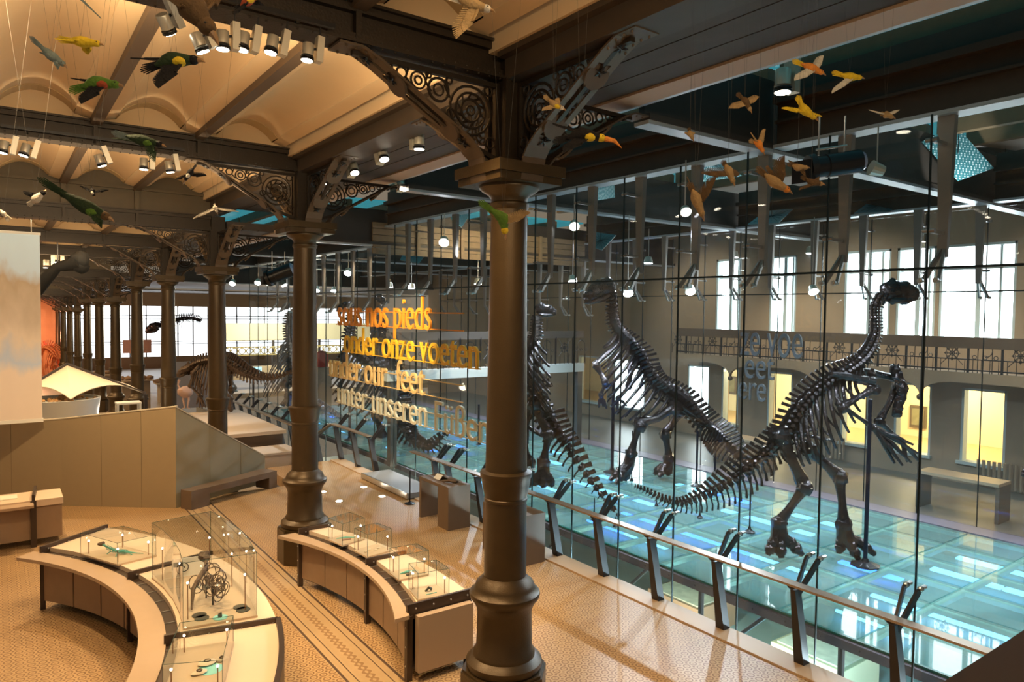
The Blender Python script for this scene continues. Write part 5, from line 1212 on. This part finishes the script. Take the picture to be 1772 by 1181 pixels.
def sheet(lab, pts, dep, m_, spokes=False):
    P = [onD(x, y, dep+(d if d else 0)) for x, y, d in pts]; root = thing('roof_reflector_panel', lab, 'panel', tuple(sum(P, Vector())/4)); n = (P[1]-P[0]).cross(P[2]-P[1]).normalized()*.02
    MB().extr(P, n).build('sheet', m_, root); c = sum(P, Vector())/4
    mb = MB(); mb.tube([c, c+Vector((0, 0, 1.2))], .008, 5)
    if spokes:
        for k in range(16):
            t = k/4; e = P[int(t) % 4].lerp(P[(int(t)+1) % 4], t-int(t)); mb.tube([c-n*.3, c.lerp(e, .75)-n*.3], .004, 4); mb.tube([c+n*1.3, c.lerp(e, .75)+n*1.3], .004, 4)
    mb.build('suspension', black, root)
    if m_ is perf: q = c-FWD*1.1-Vector((0, 0, 1.3)); light('panel_fill_spot', 'SPOT', q, 110*(P[2]-P[0]).length**1.0, (.85, .95, 1), .05, c, 1.0, .5)  # added spot with no lamp body, makes the perforated sheet look bright
sheet('large glowing perforated square panel at the upper right', [(1596, 245, 0), (1655, 218, .3), (1720, 291, .3), (1659, 313, 0)], 13.5, perf)
sheet('glowing perforated panel behind the diving brown birds', [(1208, 277, 0), (1244, 274, .3), (1284, 304, .3), (1218, 314, 0)], 14.5, perf)
sheet('perforated panel left of the round spotlight near the first column', [(1026, 312, 0), (1063, 312, .4), (1064, 342, .4), (1035, 347, 0)], 15.0, perf)
sheet('perforated diamond panel left of the yellow bird on the first column', [(780, 378, 0), (800, 355, .4), (820, 362, .4), (799, 393, 0)], 19.0, perf)
sheet('dim blue panel with a spider pattern at the right edge', [(1690, 255, 0), (1765, 255, .5), (1800, 310, .5), (1700, 312, 0)], 16, dimp, True)
sheet('dim panel with a spider pattern above the large skull', [(1478, 369, 0), (1510, 345, 1.0), (1570, 340, 1.0), (1540, 366, 0)], 17, dimp, True)
sheet('dim panel with a spider pattern left of the long girder', [(1294, 388, 0), (1325, 365, 1.0), (1372, 362, 1.0), (1348, 385, 0)], 18, dimp, True)
sheet('blue grey bent panel between two fins right of the first column', [(1018, 425, 0), (1032, 402, .6), (1066, 407, .6), (1042, 433, 0)], 19, dimp, True)
sheet('blue grey panel above the word voeten', [(692, 450, 0), (705, 425, .8), (742, 432, .8), (725, 456, 0)], 24, dimp, True)
# ================================================================== BIRDS
def fmat(n, c): return mat('feather_'+n, [q*.8 for q in c], .85, spec=.2, bump=.4, bscale=60, vary=.35, vscale=25)
GRN, DGR, YEL, RED, GRY, BRN, WHT, ORG, BLK, TAN = (fmat('green', (.10, .20, .03)), fmat('dark_green', (.025, .045, .02)), fmat('yellow', (.75, .52, .03)), fmat('red', (.36, .07, .03)), fmat('blue_grey', (.20, .25, .24)),
   fmat('brown', (.13, .08, .04)), fmat('white', (.66, .60, .50)), fmat('orange', (.72, .26, .05)), fmat('black', (.012, .011, .012)), fmat('tan', (.40, .27, .13)))
beak = mat('horn_beak', (.25, .14, .06), .35); threadm = mat('nylon_thread', (.07, .065, .06), .6)
def bird(lab, dep, head, body, tail, wings, r, mh, mb_, mt, mw, fl=0, beakl=1.0, beakm=None, belly=None, group=None, thread=True):
    """head, body, tail = picture points; wings = [(tip, depth offset, chord px), ...]; r body radius in px"""
    s = dep/FPX; H, B_, T = onD(*head, dep), onD(*body, dep), onD(*tail, dep); R_ = r*s
    root = thing('hanging_bird', lab, 'bird', tuple(B_), group)
    ax = (H-B_); L = ax.length; ax.normalize(); q = ax.to_track_quat('X', 'Z'); bt = (T-B_).normalized()
    MB().tube([H+ax*R_*.2, H.lerp(B_, .35), H.lerp(B_, .7), B_, B_.lerp(T, .18), B_.lerp(T, .36), B_.lerp(T, .5)], [R_*.55, R_*.8, R_*1.0, R_*1.05, R_*.85, R_*.45, R_*.15], 14).build('body', mb_, root, smooth=True)
    hd = MB().ball(H+ax*R_*.35, R_*.66, 12, 8, (1.2, .95, .95), q).build('head', mh, root, smooth=True)
    c = H+ax*R_*1.0; MB().tube([c, c+ax*R_*.45*beakl+Vector((0, 0, -.05*R_)), c+ax*R_*.8*beakl-Vector((0, 0, R_*.28*beakl))], [R_*.30*min(1.5, beakl), R_*.2*min(1.6, beakl), R_*.04], 8).build('beak', beakm or beak, hd, smooth=True)
    ey = MB()
    for k in (-1, 1): ey.ball(H+ax*R_*.6-FWD*(k*R_*.5)+UP*R_*.2, R_*.13, 8, 6)
    ey.build('eyes', black, hd, smooth=True)
    if belly: MB().ball(B_.lerp(H, .45)-UP*R_*.30-FWD*R_*.3, R_*.85, 12, 8, (1.3, .9, .8), q).build('breast_patch', belly, root, smooth=True)
    # tail feathers
    mb = MB(); wv = bt.cross(FWD).normalized()
    st = B_.lerp(T, .25)
    for k in range(6):
        f = (k-2.5)/2.5; e = st+(T-st)*(1-.18*abs(f))+wv*(f*R_*.55); mb.bar(st+wv*(f*R_*.25)+FWD*(k*.002), e+FWD*(k*.003), R_*.34, R_*.05, up=FWD, w2=R_*.14)
    mb.build('tail', mt, root)
    for (tip, dd, ch) in wings:
        W = onD(*tip, dep+dd); sh = B_.lerp(H, .55); ww = MB(); back = -ax
        wr = sh.lerp(W, .45)+UP*0+ax*ch*s*.25
        # arm
        ww.tube([sh, sh.lerp(wr, .5)+ax*R_*.1, wr], [R_*.35, R_*.3, R_*.2], 8, flat=.5)
        n = 16
        for k in range(n):
            t = k/(n-1)
            if t < .55: root_p = sh.lerp(wr, t/.55); e = root_p+back*(ch*s*(.75+.25*t))+(W-sh)*(.10+.25*t)
            else:
                u_ = (t-.55)/.45; root_p = wr; a0 = wr+back*(ch*s*.95)+(W-sh)*.22; e = a0.lerp(W, u_**.8)+(W-wr)*(.04*math.sin(PI*u_))
            ww.bar(root_p+FWD*(k*.0012), e+FWD*(k*.0012), R_*.30, R_*.05, up=FWD, w2=R_*.16)
            if t > .1: ww.bar(root_p+FWD*(k*.0012-.003), root_p.lerp(e, .55)+FWD*(k*.0012-.003), R_*.42, R_*.07, up=FWD, w2=R_*.3)
        ww.build('wing', mw, root)
    if thread:
        th = MB(); zt = min(7.25, B_.z+2.2) if B_.z < 6.6 else B_.z+.6
        for k in (-1, 1): th.tube([B_+Vector((0, 0, R_)), Vector((B_.x+k*.12*(zt-B_.z), B_.y+.10*k, zt))], .0005*max(1, dep/4), 3)
        th.build('suspension_thread', threadm, root)
    return root
bird('blue grey budgerigar with long thin tail at the far upper left', 3.4, (105, 108), (88, 96), (48, 61), [((96, 118), -.05, 10), ((64, 88), .08, 8)], 8, GRY, GRY, GRY, GRY)
bird('bright yellow parrot with swept back wing at the upper left', 3.2, (164, 75), (140, 72), (95, 66), [((90, 64), -.06, 14), ((148, 92), .1, 16)], 9, YEL, YEL, YEL, YEL)
bird('green parrot with red wing patch and dark lower wing', 3.4, (195, 146), (166, 143), (116, 158), [((136, 177), -.1, 26), ((118, 133), .08, 10)], 11, GRN, GRN, GRN, BLK, belly=RED)
bird('large dark macaw with yellow patch, wings swept down', 3.3, (330, 104), (296, 104), (240, 122), [((270, 150), -.12, 34), ((222, 98), .06, 16)], 13, BLK, DGR, BLK, BLK, belly=YEL, beakl=1.2)
bird('big brown hawk diving head down at the top edge', 2.3, (352, 38), (330, 10), (285, -30), [((265, -25), -.1, 30), ((390, -30), .1, 30)], 24, BRN, BRN, BRN, BRN, thread=False)
bird('small bird with red and yellow feathers at the top edge', 3.0, (440, -4), (428, 2), (404, 18), [((402, 22), -.05, 14), ((455, 6), .05, 12)], 8, YEL, RED, BLK, BLK, belly=YEL, thread=False)
bird('pale speckled cockatiel with hanging wing at the top middle', 3.2, (838, 14), (815, 8), (770, -12), [((788, 64), -.1, 30), ((780, -20), .1, 20)], 11, WHT, TAN, WHT, TAN, thread=False)
bird('grey bird of which only the wing tip shows at the top left', 2.6, (100, -40), (118, -22), (140, -5), [((170, 28), -.05, 12)], 10, GRY, GRY, GRY, GRY, thread=False)
bird('green and yellow bee-eater with pale tail under the second beam', 4.6, (272, 249), (245, 243), (190, 228), [((266, 280), -.1, 18), ((190, 238), .1, 10)], 9, BLK, DGR, GRY, DGR, belly=GRN)
bird('dark kingfisher with white breast diving beside the spotlights', 5.4, (323, 308), (330, 298), (339, 284), [((301, 310), -.05, 9), ((356, 303), .05, 9)], 5, BLK, BLK, BLK, BLK, belly=WHT, beakl=1.6)
bird('large dark green parakeet gliding head down at the left', 3.6, (178, 372), (148, 358), (60, 306), [((172, 394), -.1, 20), ((100, 338), .1, 12)], 12, BRN, DGR, DGR, DGR, belly=GRN)
bird('bird with white belly seen from below at the left', 5.2, (72, 336), (62, 345), (46, 356), [((37, 330), -.05, 9), ((80, 332), .05, 9)], 7, BLK, WHT, WHT, BLK)
bird('small dark swallow with long wings above the parakeet', 5.2, (162, 336), (160, 330), (156, 322), [((135, 321), -.02, 5), ((186, 328), .02, 5)], 4, BLK, BLK, BLK, BLK, belly=WHT)
bird('slender white tern with wide thin wings left of the second column', 5.4, (374, 364), (372, 359), (370, 352), [((332, 378), -.05, 5), ((412, 366), .05, 5)], 4, WHT, WHT, WHT, WHT)
bird('yellow green bird with spread wings in front of the nearest column', 4.4, (873, 395), (871, 378), (826, 346), [((918, 367), -.1, 18), ((840, 360), .1, 14)], 10, YEL, GRN, GRN, TAN)
bird('small yellow brown bird just right of the nearest capital', 5.4, (970, 186), (958, 180), (940, 164), [((938, 190), -.05, 10), ((968, 168), .05, 10)], 6, WHT, TAN, TAN, TAN, belly=YEL)
bird('black toucan with yellow throat and large orange bill', 4.6, (1036, 238), (1005, 232), (955, 246), [((957, 212), .1, 26), ((975, 262), -.1, 22)], 11, YEL, BLK, BLK, BLK, beakl=3.4, beakm=ORG, belly=YEL)
bird('white parrot with orange body and yellow tail, uppermost on the right', 5.6, (1418, 124), (1403, 117), (1370, 103), [((1376, 138), -.1, 16), ((1427, 94), .1, 14)], 7, ORG, ORG, YEL, WHT)
bird('pale yellow parrot flying right, rightmost of the bright birds', 5.6, (1484, 134), (1470, 133), (1439, 124), [((1441, 160), -.1, 14)], 7, YEL, YEL, YEL, WHT)
bird('brown and white finch with spread wings left of the yellow canary', 5.6, (1296, 186), (1289, 174), (1275, 160), [((1262, 186), -.05, 12), ((1315, 166), .05, 12)], 6, TAN, BRN, BRN, TAN)
bird('bright yellow canary with spread wings above the projector', 5.4, (1405, 200), (1390, 189), (1380, 164), [((1354, 186), -.05, 12), ((1424, 200), .05, 10)], 8, YEL, YEL, YEL, YEL)
bird('small cream bird gliding level, far right of the flock', 5.6, (1540, 201), (1532, 198), (1524, 196), [((1505, 189), -.03, 7), ((1559, 189), .03, 7)], 6, TAN, TAN, TAN, WHT)
bird('tiny brown bird hanging under the white flange', 5.8, (1197, 237), (1194, 231), (1192, 220), [((1185, 229), 0, 5), ((1204, 229), 0, 5)], 5, TAN, TAN, BRN, TAN)
bird('orange breasted bird with raised wings left of the fin', 5.4, (1318, 258), (1312, 248), (1296, 242), [((1300, 228), -.05, 10), ((1326, 222), .05, 12)], 6, ORG, ORG, TAN, TAN)
bird('brown sparrow with drooping wings in front of the perforated panel', 5.0, (1267, 310), (1260, 294), (1250, 276), [((1214, 299), -.05, 18), ((1282, 300), .05, 14)], 7, TAN, TAN, BRN, BRN)
bird('brown finch diving steeply with both wings raised, lowest of the flock', 4.6, (1213, 366), (1204, 342), (1192, 314), [((1241, 306), -.1, 22), ((1190, 305), .1, 12)], 9, TAN, TAN, BRN, BRN)
bird('russet finch with a tall fanned wing in the middle of the flock', 4.8, (1358, 326), (1338, 314), (1308, 288), [((1359, 268), -.1, 24), ((1330, 285), .1, 18)], 9, ORG, TAN, BRN, BRN)
bird('brown sparrow flying behind the projector end', 5.2, (1392, 290), (1380, 290), (1362, 282), [((1366, 276), .05, 8), ((1396, 304), -.05, 8)], 6, TAN, TAN, BRN, BRN)
bird('brown sparrow gliding just below the projector', 5.0, (1418, 318), (1404, 316), (1386, 304), [((1384, 328), -.05, 9), ((1420, 305), .05, 8)], 6, TAN, BRN, BRN, BRN)
bird('small white bird cut by the left edge', 5.0, (2, 366), (6, 370), (14, 384), [((18, 378), 0, 6)], 4, WHT, WHT, WHT, WHT)
# ================================================================== LEFT AND FAR END
# hanging projection screen
r_ = thing('projection_screen', 'tall hanging white screen with a faint landscape projection at the left edge', 'screen', (-.8, 20, 2.05))
sm = bpy.data.materials.new('projected_landscape'); sm.use_nodes = True; nt = sm.node_tree; b = nt.nodes['Principled BSDF']
tc = nt.nodes.new('ShaderNodeTexCoord'); mp = nt.nodes.new('ShaderNodeMapping'); mp.inputs['Scale'].default_value = (3, 1, 1.6); nz = nt.nodes.new('ShaderNodeTexNoise'); nz.inputs['Scale'].default_value = 1.6; nz.inputs['Detail'].default_value = 5
nt.links.new(tc.outputs['Generated'], mp.inputs[0]); nt.links.new(mp.outputs[0], nz.inputs['Vector'])
sx = nt.nodes.new('ShaderNodeSeparateXYZ'); nt.links.new(tc.outputs['Generated'], sx.inputs[0]); ad = nt.nodes.new('ShaderNodeMath'); ad.operation = 'MULTIPLY_ADD'; ad.inputs[1].default_value = .75
nt.links.new(sx.outputs[2], ad.inputs[0]); ml = nt.nodes.new('ShaderNodeMath'); ml.operation = 'MULTIPLY'; ml.inputs[1].default_value = .5; nt.links.new(nz.outputs['Fac'], ml.inputs[0]); nt.links.new(ml.outputs[0], ad.inputs[2])
cr = nt.nodes.new('ShaderNodeValToRGB'); cr.color_ramp.elements[0].position = .2; cr.color_ramp.elements[0].color = (.62, .48, .34, 1); cr.color_ramp.elements[1].position = 1.0; cr.color_ramp.elements[1].color = (.50, .62, .66, 1)
for p_, c_ in ((.42, (.66, .52, .38, 1)), (.50, (.42, .46, .50, 1)), (.60, (.66, .52, .36, 1)), (.80, (.40, .29, .17, 1)), (.88, (.48, .58, .62, 1))): e = cr.color_ramp.elements.new(p_); e.color = c_
nt.links.new(ad.outputs[0], cr.inputs[0]); nt.links.new(cr.outputs[0], b.inputs['Base Color']); nt.links.new(cr.outputs[0], b.inputs['Emission Color']); b.inputs['Emission Strength'].default_value = .16
MB().box(-2.6, .86, 20.0, 20.05, 2.1, 6.44).build('screen_cloth', sm, r_)
MB().box(-2.6, .88, 19.98, 20.07, 6.42, 6.48).tube([(.7, 20.02, 6.46), (.7, 20.02, 7.3)], .01, 5).build('top_bar', white, r_); MB().box(-2.6, .88, 19.98, 20.07, 2.04, 2.12).build('bottom_bar', white, r_)
# tent canopy over a round dig table
cloth = mat('cream_tent_cloth', (.80, .70, .55), .8, emit=0); greywhite = mat('grey_white_laminate', (.55, .56, .55), .5)
tent = thing('exhibit_tent', 'cream stretched tent canopy on dark poles, left of the fourth column', 'tent', (2.6, 26, -.53))
pk_ = onY(116, 632, 26); cR = onY(252, 683, 26); cL = onY(20, 690, 26); cB = pk_+Vector((.6, 2.6, -.9))
cF = onY(122, 692, 24.2)
def sail(A, B, C, sag, n=8):
    mb = MB(); g = []
    for i in range(n+1):
        for j in range(n+1-i):
            u, v = i/n, j/n; w_ = 1-u-v; p = A*w_+B*u+C*v
            edge = u*v*4*sag; g.append(p+Vector((0, 0, edge-.15*math.sin(PI*w_)*0)))
    idx = {}; k = 0
    for i in range(n+1):
        for j in range(n+1-i): idx[(i, j)] = k; k += 1
    fs = []
    for i in range(n):
        for j in range(n-i):
            fs.append((idx[i, j], idx[i+1, j], idx[i, j+1]))
            if j < n-i-1: fs.append((idx[i+1, j], idx[i+1, j+1], idx[i, j+1]))
    N = len(g); vs = g+[p+Vector((0, 0, .02)) for p in g]; mb.add(vs, fs+[tuple(q+N for q in f[::-1]) for f in fs]); return mb
sail(pk_, cR, cF, .35).join(sail(pk_, cF, cL, .35)).join(sail(pk_, cB, cR, .3)).join(sail(pk_, cL, cB, .3)).build('canopy', cloth, tent, smooth=True)
MB().bar(pk_+Vector((0, 0, .04)), cR+Vector((0, 0, .04)), .12, .07).bar(pk_+Vector((0, 0, .04)), cL+Vector((0, 0, .04)), .12, .07).build('ridge_bars', mat('dark_ridge_bar', (.05, .04, .04), .5), tent)
MB().bar((cR.x, cR.y, -.53), cR, .10, .10).build('corner_pole', postmat, tent); MB().tube([(cF.x+.02, cF.y, -.53), pk_], .05, 8).build('centre_pole', steel, tent)
dt = thing('dig_table', 'round grey white table heaped with sand and finds under the tent', 'table', (1.9, 24.9, -.53)); dc = onY(110, 700, 24.6)
MB().lathe([(.75, -.53), (.78, .1), (1.0, dc.z+.0), (1.02, dc.z+.12), (.95, dc.z+.12), (.93, dc.z+.05)], 28, (dc.x, dc.y+.6, 0)).build('table_body', greywhite, dt, smooth=True)
mb = MB(); rng = random.Random(9)
for i in range(40): a = rng.random()*6.28; q = rng.random()**.5*.85; mb.ball((dc.x+q*math.cos(a), dc.y+.6+q*math.sin(a), dc.z+.08), rng.uniform(.04, .09), 7, 5, rough=.4, seed=i)
mb.build('sand_and_finds', mat('tan_sand', (.45, .25, .10), .8, vary=.4), dt, smooth=True)['kind'] = 'stuff'
for j, (px, py, w) in enumerate(((100, 728, .3), (222, 712, .35))):
    p = onZ(px, py, -.53); p = onD(px, py, 26); z0 = -.53
    r_ = thing('white_stool', ('white open stool beside the tent pole', 'small white display stand right of the tent')[j], 'stool', (p.x, p.y, z0)); MB().box(p.x-.4, p.x+.4, p.y-.3, p.y+.3, p.z+.28, p.z+.34).build('seat', white, r_)
    for sx in (-1, 1):
        for sy in (-1, 1): MB().box(p.x+sx*.36-.03, p.x+sx*.36+.03, p.y+sy*.26-.03, p.y+sy*.26+.03, z0, p.z+.28).build('leg', white, r_)
# plinth of the quadruped and slabs
p0 = onD(352, 708, 29.2); r_ = thing('exhibit_plinth', 'low pale plinth under the four legged skeleton, with projecting slabs', 'plinth', (7.4, 28, -.53)); pz = p0.z-.05
pz = onD(396, 712, 29.5).z-.03
MB().box(5.7, 8.3, 25.0, 31.2, pz-.12, pz).build('top_slab', mat('pale_plinth_top', (.66, .52, .40), .5), r_); MB().box(5.8, 8.2, 25.1, 31.1, -.53, pz-.12).build('plinth_body', taupe, r_)
MB().box(6.9, 8.2, 23.4, 24.8, -.05, .02).box(7.0, 8.1, 23.5, 24.7, -.53, -.06).build('lower_slab', mat('pale_plinth_top', (.6, .5, .4)), r_)
# dark limb hanging near the screen
a, b_, c_ = onD(60, 500, 24), onD(100, 462, 24), onD(140, 455, 24); r_ = thing('hanging_limb_bone', 'big dark limb bone hanging beside the projection screen', 'bone', tuple(b_))
MB().tube([a, a.lerp(b_, .5), b_, b_.lerp(c_, .6), c_+UP*.05], [.30, .22, .16, .22, .34], 12).ball(c_+UP*.1, .30, 10, 8, rough=.3).ball(c_-UP*.12, .24, 10, 8, rough=.3, seed=3).build('limb', mat('dark_grey_resin', (.012, .012, .012), .8, spec=.2, bump=.3), r_, smooth=True); MB().tube([b_, b_+Vector((0, 0, 1.6))], .02, 5).build('hanging_wire', black, r_)
# far end wall of windows
EY = 84
far = MB()
xs0, xs1 = 5.2, 38
struct('wall_end', MB().box(-3, xs0, EY, EY+.3, -1.7, 6.5).box(xs0, xs1, EY, EY+.3, 4.95, 6.5).box(xs0, xs1, EY, EY+.3, -1.7, -.45).box(xs1, 40, EY, EY+.3, -1.7, 6.5), walltan)
endg = emat('bright_overcast_sky', (.93, .97, 1.0), 2.6)
root = thing('window_20', 'wide white window wall at the far end of the colonnade', 'window', (20, EY, -.45)); root['kind'] = 'structure'
MB().box(xs0, xs1, EY+.2, EY+.25, -.45, 4.95).build('daylit_pane', endg, root)
f = MB(); x = xs0
while x < xs1: f.box(x-.06, x+.06, EY+.02, EY+.12, -.45, 4.95); x += 1.55
for z in (.9, 1.15, 3.6, 3.95): f.box(xs0, xs1, EY+.02, EY+.12, z-.04, z+.04)
f.build('window_frame', mat('dark_window_bars', (.10, .10, .12), .5), root)
struct('wall_orange', MB().box(-3, 4.7, 80.0, 80.1, -1.7, 5.6), mat('orange_lit_wall', (.62, .30, .15), .7, vary=.2, vscale=1))
def blk(name, lab, cat, px0, px1, py0, py1, Y, dpt, m_, **k):
    a = onY(px0, py1, Y); b = onY(px1, py0, Y); r_ = thing(name, lab, cat, ((a.x+b.x)/2, Y, min(a.z, b.z))); MB().box(a.x, b.x, Y, Y+dpt, min(a.z, b.z) if not k.get('down') else k['down'], max(a.z, b.z)).build(k.get('part', 'body'), m_, r_)
    if k.get('posts'):
        for t in (.05, .35, .65, .95): x_ = a.x+(b.x-a.x)*t; MB().box(x_-.1, x_+.1, Y+.1, Y+.3, -1.7, min(a.z, b.z)).build('support_post', postmat, r_)
    return r_, a, b
r_, a, b = blk('pink_display_panel', 'pink framed panel standing between the fourth and fifth columns', 'panel', 213, 262, 588, 612, 52, .1, mat('pink_panel', (.50, .25, .20), .6, vary=.2)); MB().box(a.x+.5, a.x+.7, 52, 52.1, -1.12, a.z).build('stand_post', postmat, r_)
r_, a, b = blk('exhibit_screen', 'small glowing screen with a whale outline, left of the silvery skeleton', 'screen', 424, 453, 635, 650, 42, .08, emat('cyan_screen', (.45, .9, 1.0), 1.6), part='display')
q = [(-.4, 0), (-.2, .09), (.1, .1), (.35, .02), (.5, .1), (.45, -.03), (.1, -.08), (-.25, -.07)]; cxx, cz = (a.x+b.x)/2, (a.z+b.z)/2
MB().extr([(cxx+u*.8, 41.985, cz+v*.9) for u, v in q], (0, .01, 0)).build('whale_silhouette', mat('navy_print', (.02, .12, .25), .5), r_)
MB().box(cxx-.05, cxx+.05, 42, 42.08, -1.1, a.z).build('stand_post', postmat, r_)
blk('far_counter', 'long beige counter front crossing behind the quadruped skeleton', 'counter', 288, 640, 628, 664, 58, .6, mat('beige_counter', (.40, .32, .22), .6, vary=.1), part='front')
blk('grey_display_wall', 'grey violet display wall behind the quadruped skeleton', 'display wall', 302, 362, 625, 708, 37.5, .15, mat('grey_violet_wall', (.30, .28, .30), .7), part='panel')
blk('far_upper_balcony', 'bright pale balcony front far behind the third column', 'balcony', 372, 640, 560, 590, 62, .4, mat('lit_pale_front', (.85, .82, .62), .5), part='front', posts=True)
rr = thing('far_gallery_railing', 'ornamental yellow lit railing far behind the silvery skeleton', 'railing', (20, 60, 2)); a = onY(372, 616, 60); b = onY(640, 597, 60)
mb = MB().box(a.x, b.x, 60, 60.05, b.z-.06, b.z+.04).box(a.x, b.x, 60, 60.05, a.z-.06, a.z+.02)
x = a.x
while x < b.x: mb.torus((x+.3, 60, (a.z+b.z)/2), .26, .04, (0, 1, 0), 8, 4); mb.box(x-.03, x+.03, 60, 60.05, a.z, b.z); x += .6
mb.build('scroll_railing', mat('yellow_lit_iron', (.30, .25, .10), .5), rr)
r_, a, b = blk('red_armchair', 'red rounded seat far behind the left end of the lettering', 'seat', 553, 568, 612, 636, 38, .8, mat('red_upholstery', (.55, .04, .03), .6), part='seat'); MB().ball(((a.x+b.x)/2, 38.4, b.z), (b.x-a.x)/2, 12, 8, (1, .8, .6)).build('backrest', MAT['red_upholstery'], r_, smooth=True)
blk('beige_exhibit_block', 'beige block under the red seat far behind the glass', 'block', 548, 574, 636, 668, 38, .9, mat('beige_block', (.5, .4, .28), .7), part='body', down=-1.12)
# far orange skeleton, skull displays and platforms
skeleton('far_small_skeleton', 'orange lit skeleton far away beside the projection screen', 62, [(100, 622, 0, .05, .2, .2), (94, 612, 0, .1, .3, .2), (86, 605, 0, .12, .3, 0), (80, 606, 0, .12, .3, 0), (75, 612, 0, .1, .1, 0)], dict(back=(76, 611), snout=(71, 616), pelvis=[((92, 610), (96, 618), .2)]),
 dict(t1=1, t0=3.4, n=9, len=1.4, w=.6, d=(0, -1), up=Vector((0, 0, 1))), [], [((94, 616, 0), (92, 625, 0), (94, 632, 0), [(90, 638, 0)]), ((80, 616, 0), (79, 625, 0), (80, 632, 0), [(77, 638, 0)])], mat('orange_lit_bone', (.75, .22, .08), .6), 1.6, 24)
for j, (px0, px1, py0, py1, Y, c, lab) in enumerate(((205, 268, 650, 690, 44, (.30, .22, .15), 'brown specimen table with skulls between the fifth columns'), (165, 205, 640, 655, 55, (.40, .30, .22), 'small far table seen between the sixth and seventh columns'), (272, 300, 655, 690, 48, (.35, .28, .2), 'light table edge left of the fourth column'))):
    r_, a, b = blk('specimen_table', lab, 'table', px0, px1, py0+8, py0+12, Y, 1.4, mat('table_tone_%d' % j, c, .6), part='table_top')
    MB().box(a.x+.2, b.x-.2, Y+.2, Y+1.2, -1.12, a.z).build('plinth', mat('table_tone_%d' % j, c), r_)
    mb = MB()
    for k in range(5): mb.ball((a.x+(b.x-a.x)*(k+.5)/5, Y+.5, b.z+.12), .16, 8, 6, (1.4, .8, .8), rough=.4, seed=k)
    mb.build('specimens', mat('specimen_brown', (.28, .17, .10), .6, vary=.3), r_, smooth=True)['kind'] = 'stuff'
# long skeleton hanging before the far windows
skeleton('hanging_whale_skeleton', 'thin dark skeleton hanging before the far window wall', 66, [(348, 556, 0, .1, .3, .2), (335, 552, 0, .12, .4, .2), (318, 552, 0, .15, .4, .2), (300, 556, 0, .15, .4, 0), (285, 560, 0, .15, .3, 0), (272, 566, 0, .15, .1, 0)], dict(back=(274, 564), snout=(252, 574), pelvis=[((340, 554), (345, 557), .1)]),
 dict(t1=2, t0=4.6, n=12, len=1.7, w=.8, d=(.05, -1), up=Vector((0, 0, 1))), [], [], bone, .8, 34)
# small white bird skeleton beside the quadruped
r_ = thing('ostrich_skeleton', 'small pink white two legged skeleton beside the front legs of the quadruped', 'skeleton', tuple(onD(322, 706, 31))); mb = MB(); c = onD(322, 678, 31)
mb.ball(c, .28, 12, 8, (1.2, .8, .9), rough=.3)
for sx in (-1, 1): mb.tube([c+RT*(.1*sx), c+RT*(.12*sx)-UP*.35, c+RT*(.06*sx)-UP*.7, c+RT*(.16*sx)-UP*.74], [.04, .05, .03, .03], 6)
mb.tube([c-RT*.2, c-RT*.35+UP*.3, c-RT*.3+UP*.5], [.04, .03, .06], 6); mb.build('bones', mat('pinkish_bone', (.70, .45, .35), .6), r_, smooth=True)
# ------------------------------------------------------------------ dark rail of the gallery the picture is taken from
a = onD(1660, 1195, 1.3); b = onD(1800, 1080, 1.3)
r_ = thing('gallery_handrail', 'dark handrail of the viewing gallery at the lower right corner', 'railing', tuple(a))
A, B = onD(1560, 1335, 1.2), onD(1900, 1095, 1.5)
MB().bar(A, B, .12, .08).build('rail', mat('near_black_wood', (.03, .018, .012), .5), r_); MB().bar(A-Vector((0, 0, .6)), A, .05, .05).build('post', black, r_)
